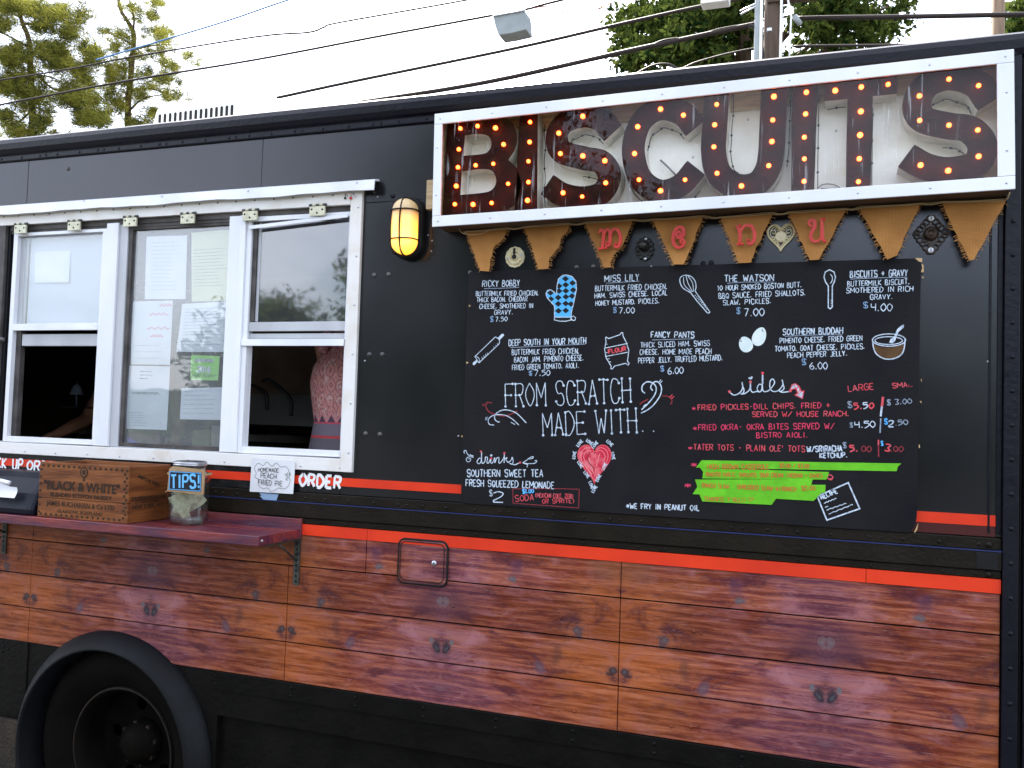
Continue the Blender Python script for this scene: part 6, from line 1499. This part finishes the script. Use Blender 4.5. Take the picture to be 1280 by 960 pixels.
a_ = ipt(976.5, 40, 8.8); b = MB(); b.tube([(a_.x, 8.75, GZ), (a_.x, 8.75, 12)], .016, ACW, n=8); b.build('ground_wire_guard', t)
b = MB(); a_ = ipt(962, 39, 8.8); b.box(a_.x-.03, a_.x+.03, 8.74, 8.80, a_.z-.02, a_.z+.02, STEEL); b.build('clamp_plate', t, bevel=.004)
P = [ipt(x_, y_, 8.75) for x_, y_ in [(936, 31), (944, 36), (950, 50), (954, 75), (952, 100)]]; b = MB(); b.tube(smooth([tuple(q) for q in P], 5), .022, CABLE, n=7); b.build('drip_loop', t)
P = [ipt(x_, y_, 8.7) for x_, y_ in [(985, 0), (989, 20), (988, 40), (986, 90)]]; b = MB(); b.tube([tuple(q) for q in P], .012, ACW, n=6); b.build('ground_wire_guard', t)
for q in ([(926, 18), (948, 6)], [(925, 14), (950, 2)]): b = MB(); b.tube([tuple(ipt(x_, y_, 8.7)) for x_, y_ in q], .012, STEEL, n=6); b.build('bracket', t)
b = MB(); a_ = ipt(997, 25, 8.9); b.tube([tuple(ipt(993, 20, 8.9)), tuple(ipt(1000, 30, 8.9))], .035, LAMPG, n=8); b.build('insulator', t)
b = MB(); a0_, a1_ = ipt(960, 3, 8.9), ipt(1060, 0, 8.9); b.box(a0_.x, a1_.x, 8.85, 8.98, a0_.z-.02, a0_.z+.10, POLEW); b.build('crossarm', t)
b = MB(); a0_, a1_ = ipt(877, 9, 8.8), ipt(912, 1, 8.8); b.box(a0_.x, a1_.x, 8.7, 8.9, a0_.z, a0_.z+.22, ACW); tag(b.build('white_junction_box', None, bevel=.01), 'white box hanging on the cables left of the utility pole', 'junction box')
t, xc, r = pole('far_pole', 'tan tree trunk or pole standing alone above the right end of the sign', 1237, 1254, 12, 'pole', mat('tan_pole', (.26, .18, .12), .8, c2=(.18, .12, .08), scale=4, stretch=(5, 5, .5), bump=.4))
# small splice case (grey box on the cable)
lt = thing('cable_box', 'grey metal box hanging from the cable in the white sky', 'cable box', tuple(ipt(636, 40, 9)))
P0, P1, P2, P3 = [ipt(x_, y_, 9) for x_, y_ in [(616, 20), (656, 13), (658, 37), (623, 44)]]
b = MB(); D = Vector((0, .28, 0)); m1 = [P0, P1, P2, (P2+P3)/2+Vector((-.03, 0, -.01)), P3, P0+(P3-P0)*.5+Vector((-.01, 0, 0))]
b.add([tuple(q) for q in m1]+[tuple(q+D) for q in m1], [(5, 4, 3, 2, 1, 0), (6, 7, 8, 9, 10, 11)]+[(i, (i+1) % 6, 6+(i+1) % 6, 6+i) for i in range(6)], LAMPG); b.build('case', lt, bevel=.012)
b = MB()
for q in ((621, 16), (655, 10)): a_ = ipt(q[0], q[1], 9.05); b.tube([tuple(a_), (a_.x, a_.y, a_.z-.06)], .014, STEEL, n=6)
b.tube([tuple(ipt(616, 20, 8.98)), tuple(ipt(657, 12.5, 8.98))], .012, STEEL, n=6); b.build('hanger', lt)
# ================================================================== CABLES (each one spans beyond the frame to both sides)
def cable(label, pts, r, m, y=9.2, name='overhead_cable'):
    b = MB(); P = [tuple(ipt(x_, y_, y)) for x_, y_ in pts]; b.tube(smooth(P, 5) if len(P) > 2 else P, r, m, n=6)
    return tag(b.build(name, None), label, 'cable', 'overhead cables')
cable('upper thin black cable dipping to a kink before it rises out of the frame', [(-500, 172), (0, 100), (160, 72), (320, 46), (385, 40.5), (405, 34), (425, 28), (583, 0), (900, -60)], .014, CABLE)
cable('second black cable, carrying the grey box', [(-500, 228), (0, 131), (160, 101), (320, 74.5), (470, 46), (616, 19), (660, 11), (710, -2), (1000, -70)], .018, CABLE)
cable('thin pale blue wire high at the upper left of the white sky', [(120, 75), (218, 46), (290, 24), (363, -1), (520, -50)], .014, CABLEB)
cable('thick dark cable crossing the sky to the white box', [(-400, 285), (0, 197), (200, 153), (340, 123.5), (440, 102), (640, 61), (780, 29), (880, 7), (960, -8)], .024, CABLE)
cable('thick bundled cable running to the utility pole', [(-300, 262), (100, 192), (380, 140), (470, 125), (560, 111), (640, 96), (770, 67), (850, 50), (925, 34), (945, 30)], .034, CABLE)
cable('dark cable twisted round the thick bundle near the oak', [(770, 65), (800, 62), (830, 50), (865, 46), (900, 36), (935, 30)], .012, CABLE)
cable('low cable loop just over the roof left of the utility pole', [(790, 95), (815, 82), (835, 80), (850, 86), (870, 78), (910, 67), (950, 59)], .014, CABLE)
cable('thin tan wire drooping right of the grey box', [(660, 11), (690, 8), (710, 17), (735, 14), (760, 6), (772, -4)], .008, CABLEO)
cable('thick dark cable running right from the utility pole', [(996, 23), (1040, 22), (1120, 21), (1280, 18), (1700, 10)], .030, CABLE)
cable('lower dark cable right of the pole in front of the oak leaves', [(992, 58), (1040, 57), (1130, 56), (1400, 50)], .016, CABLE)

# ================================================================== TREES
def leaves_mesh(name, C, rad, n_per, size, m, parent, asp=.45, flat=.8):
    """leaf quads scattered in clumps: C centres (k,3), rad (k,)"""
    C = np.asarray(C, float); rad = np.asarray(rad, float); k = len(C); N = k*n_per
    d = rng.normal(size=(N, 3)); d /= np.linalg.norm(d, axis=1)[:, None]
    rr_ = rng.random(N)**.45*np.repeat(rad, n_per); P = np.repeat(C, n_per, axis=0)+d*rr_[:, None]*np.array([1, 1, flat])
    a = rng.normal(size=(N, 3)); a /= np.linalg.norm(a, axis=1)[:, None]; t_ = rng.normal(size=(N, 3)); c = np.cross(a, t_); c /= np.linalg.norm(c, axis=1)[:, None]
    s_ = size*(.6+.8*rng.random(N))[:, None]
    v = np.stack([P-a*s_*.5, P+c*s_*asp*.5, P+a*s_*.5, P-c*s_*asp*.5], 1).reshape(-1, 3)
    return quads(name, v, m, parent)
def quads(name, v, m, parent):
    N = len(v)//4; me = bpy.data.meshes.new(name); me.vertices.add(len(v)); me.vertices.foreach_set('co', v.ravel())
    me.loops.add(N*4); me.loops.foreach_set('vertex_index', np.arange(N*4)); me.polygons.add(N); me.polygons.foreach_set('loop_start', np.arange(N)*4); me.polygons.foreach_set('loop_total', np.full(N, 4))
    me.materials.append(m); me.update(); me.validate()
    o = bpy.data.objects.new(name, me); COL.objects.link(o); o.parent = parent
    if parent: o.matrix_parent_inverse = base_inv(parent)
    return o
def needles(name, C, rad, n_per, m, parent, wdt=.010):
    """pine tufts: thin quads radiating upward-outward from the tuft centre"""
    C = np.asarray(C, float); rad = np.asarray(rad, float); N = len(C)*n_per
    d = rng.normal(size=(N, 3)); d[:, 2] = np.abs(d[:, 2])*.8-.15; d /= np.linalg.norm(d, axis=1)[:, None]
    off_ = rng.normal(size=(N, 3))*np.repeat(rad, n_per)[:, None]*.30
    P = np.repeat(C, n_per, axis=0)+off_; L_ = (np.repeat(rad, n_per)*(.55+.5*rng.random(N)))[:, None]
    t_ = rng.normal(size=(N, 3)); c = np.cross(d, t_); c /= np.linalg.norm(c, axis=1)[:, None]
    q = P+d*L_
    v = np.stack([P-c*wdt, P+c*wdt, q+c*wdt*.5, q-c*wdt*.5], 1).reshape(-1, 3)
    return quads(name, v, m, parent)
def limb(b, P, r0_, r1_, m=BARK):
    P = smooth(P, 5); K = len(P); b.tube(P, [r0_+(r1_-r0_)*i/(K-1) for i in range(K)], m, n=7)
def pine(label, y, trunk_px, limbs, tufts, dens, rpx):
    a_ = ipt(trunk_px[0][0], 150, y); t = thing('pine_tree', label, 'tree', (a_.x, y, GZ), group='pine trees behind the truck')
    b = MB(); tp = [tuple(ipt(x_, y_, y)) for x_, y_ in trunk_px]; limb(b, [(tp[0][0], y, GZ), (tp[0][0], y, tp[0][2]*.5)]+tp, .12, .03); b.build('trunk', t)
    C, R0 = [], []
    for q in limbs:
        dy = random.uniform(-1.2, 1.2); b = MB(); pp_ = [ipt(x_, y_, y) for x_, y_ in q]; pp_ = [(p.x, p.y+dy*i/(len(pp_)-1), p.z) for i, p in enumerate(pp_)]; limb(b, pp_, .034, .010); b.build('limb', t)
    for (cx_, cy_, w_, h_, k) in tufts:
        for _ in range(int(k*dens)):
            gx = cx_+random.gauss(0, .42)*w_; gy = cy_+random.gauss(0, .42)*h_
            p = ipt(gx, gy, y+random.uniform(-1.3, 1.3)); C.append(tuple(p)); R0.append(rpx*random.uniform(.7, 1.35))
    needles('crown', C, R0, 40, PINE, t, .006); return t
pine('dense pine with drooping limbs at the far left behind the truck', 15, [(40, 170), (38, 90), (36, 50), (26, 22), (18, -30), (14, -160)],
     [[(37, 60), (20, 50), (0, 52)], [(38, 85), (60, 108), (78, 92), (98, 108)], [(30, 30), (52, 26), (70, 10)], [(38, 100), (58, 98), (80, 104), (105, 115)], [(36, 120), (20, 108), (0, 112)], [(40, 130), (62, 142), (88, 143)], [(38, 140), (25, 155), (10, 160)], [(26, 22), (6, 12), (-12, 14)], [(38, 75), (70, 60), (95, 68)]],
     [(10, 8, 26, 12, 60), (45, 12, 24, 12, 40), (75, 18, 20, 12, 30), (5, 30, 16, 12, 26), (50, 35, 12, 8, 16), (88, 40, 14, 16, 30), (66, 62, 24, 12, 46), (75, 78, 22, 12, 44), (100, 92, 18, 14, 34), (8, 70, 14, 10, 22), (20, 100, 30, 10, 44), (12, 112, 26, 12, 48), (40, 118, 20, 10, 26), (95, 125, 18, 12, 34), (110, 148, 22, 14, 46), (125, 152, 14, 12, 24), (52, 155, 16, 12, 26), (5, 145, 14, 12, 26), (20, 160, 20, 8, 18), (118, 70, 14, 16, 22), (-20, 60, 20, 60, 60), (0, -60, 70, 40, 160), (30, 170, 60, 8, 40), (60, 30, 40, 24, 30), (30, 75, 40, 26, 40), (50, 130, 50, 24, 50), (90, 120, 30, 20, 30), (100, 20, 12, 18, 14), (108, 60, 14, 20, 16), (20, 70, 26, 20, 26), (120, 130, 30, 26, 30), (60, 100, 60, 50, 40)], 1.6, .20)
pine('thin open crowned pine between the dense pine and the rooftop unit', 17, [(159, 175), (160, 130), (164, 90), (167, 50), (165, 35), (150, 10), (148, -20), (146, -110)],
     [[(166, 48), (180, 30), (186, 8), (200, -2)], [(164, 38), (152, 20), (140, 2)], [(165, 62), (185, 52), (208, 46)], [(163, 88), (180, 78), (215, 76)], [(162, 108), (148, 92), (132, 84)], [(161, 112), (178, 104), (200, 116)], [(160, 130), (150, 112), (140, 105)], [(160, 140), (180, 124), (212, 118)], [(158, 120), (140, 130), (125, 140)], [(165, 55), (150, 48), (132, 40)]],
     [(200, 40, 18, 8, 26), (205, 50, 12, 5, 12), (160, 10, 14, 8, 14), (195, 4, 14, 6, 14), (148, 44, 12, 7, 12), (130, 38, 8, 8, 8), (150, 85, 18, 10, 22), (125, 75, 16, 12, 18), (140, 95, 16, 10, 22), (185, 92, 14, 9, 14), (212, 82, 16, 9, 18), (235, 72, 10, 7, 8), (245, 80, 8, 5, 5), (205, 100, 12, 8, 11), (175, 120, 14, 12, 16), (210, 122, 14, 8, 16), (195, 140, 16, 10, 20), (222, 110, 8, 10, 7), (150, 135, 14, 14, 18), (170, 155, 24, 8, 24), (236, 122, 5, 7, 4), (145, 60, 16, 8, 12), (175, 70, 14, 8, 10), (120, 18, 8, 20, 6), (155, -60, 40, 24, 50), (110, 105, 12, 14, 16), (165, 50, 36, 40, 60), (165, 110, 44, 30, 70), (190, 150, 34, 10, 24), (185, 20, 24, 16, 30), (135, 120, 30, 30, 46), (200, 65, 26, 20, 30), (210, 100, 24, 26, 26)], 1.15, .17)
# oak behind the utility pole
def broad(label, y, cx_, top_c, blobs, base_r, m, name='oak_tree', npc=70, size=.16, group=None, trunk=True):
    p0_ = ipt(cx_, 60, y); t = thing(name, label, 'tree', (p0_.x, y, GZ), group=group)
    b = MB(); zc = ipt(cx_, top_c, y).z; limb(b, [(p0_.x, y, GZ), (p0_.x+.1, y, zc*.4), (p0_.x-.1, y+.1, zc*.8), (p0_.x, y, zc)], .32, .10); b.build('trunk', t)
    C, R0 = [], []
    for (bx, by, w_, h_, k) in blobs:
        q = ipt(bx, by, y+random.uniform(-.5, .5)); b = MB(); limb(b, [(p0_.x, y, zc*.72), ((p0_.x+q.x)/2, y, (zc*.72+q.z)/2+.2), tuple(q)], .07, .02); b.build('limb', t)
        for _ in range(int(k*.8)):
            p = ipt(bx+random.gauss(0, .55)*w_, by+random.gauss(0, .45)*h_, y+random.gauss(0, 1.1)); C.append(tuple(p)); R0.append(base_r*random.uniform(.3, 1.15))
    leaves_mesh('crown', C, R0, npc, size, m, t); return t
broad('large dark green leafy tree behind the utility pole', 16, 935, -60, [(800, 30, 38, 26, 34), (850, 15, 55, 32, 60), (830, 60, 55, 24, 44), (905, 45, 55, 34, 70), (790, 80, 34, 14, 16), (870, 78, 50, 14, 30), (920, 10, 50, 26, 50), (1010, 20, 45, 22, 34), (1070, 15, 40, 20, 30), (1100, 35, 28, 16, 16), (1040, 50, 44, 16, 22), (1000, 75, 40, 10, 14), (1085, 62, 24, 10, 7), (900, -80, 110, 50, 120), (1040, -60, 70, 40, 60), (1110, 8, 18, 16, 8)], .36, OAK, npc=64, size=.15)
broad('leafy tree at the far right edge behind the tan pole', 17, 1300, 0, [(1275, 25, 14, 14, 9), (1268, 38, 10, 5, 5), (1310, 10, 30, 30, 26), (1330, -40, 50, 40, 34)], .40, OAK, npc=70, size=.17)

# ---------------------------------------------------------------- the lot behind the photographer, seen in the reflections
def mirror_tree(az, dist, height, width, label, seedk):
    """tree beyond the camera; az is degrees left (-) or right (+) seen along the reflected view"""
    y = -(dist); x = (dist+CY)*math.tan(math.radians(az)); t = thing('lot_tree', label, 'tree', (x, y, GZ), group='trees across the lot')
    b = MB(); limb(b, [(x, y, GZ), (x+.2, y, height*.3), (x, y, height*.7)], .3, .1); b.build('trunk', t)
    C, R0 = [], []
    for _ in range(int(34*width)):
        h_ = random.random(); rw = width*(1-.55*h_)*.5
        C.append((x+random.gauss(0, .5)*rw, y+random.gauss(0, .4)*rw, height*(.16+.84*h_)+random.uniform(-.4, .2))); R0.append(random.uniform(.5, 1.15))
    leaves_mesh('crown', C, R0, 130, .19, BACKL, t)
labs = ['tall dark leafy tree opposite the serving windows, mirrored in the glass', 'broad leafy tree opposite the letter B, mirrored in the sign', 'leafy tree opposite the wall lamp across the lot', 'lower leafy tree opposite the menu board', 'round leafy tree opposite the right end of the truck', 'bushy tree far left across the lot', 'small leafy tree far right across the lot', 'slim leafy tree across the lot beside the tallest one', 'low bushy tree opposite the middle of the menu']
for i, (az, dist, hh, ww) in enumerate([(-25.5, 15, 8.6, 5), (-20, 16, 9.8, 5), (-15, 20, 8, 6), (-6, 24, 6, 8), (8, 26, 5.2, 9), (-54, 18, 4.2, 9), (22, 24, 5.5, 9), (-35, 19, 4.6, 6), (1, 28, 5.0, 9)]):
    mirror_tree(az, dist, hh, ww, labs[i], i)
b = MB(); 
for k in range(1): b.box(-60, 60, -45, -44.8, GZ, 3.2, mat('far_hedge', (.02, .04, .012), .9, c2=(.04, .07, .02), scale=2, bump=.5))
tag(b.build('hedge', None), 'long dark hedge along the far side of the lot, behind the viewer', 'hedge')
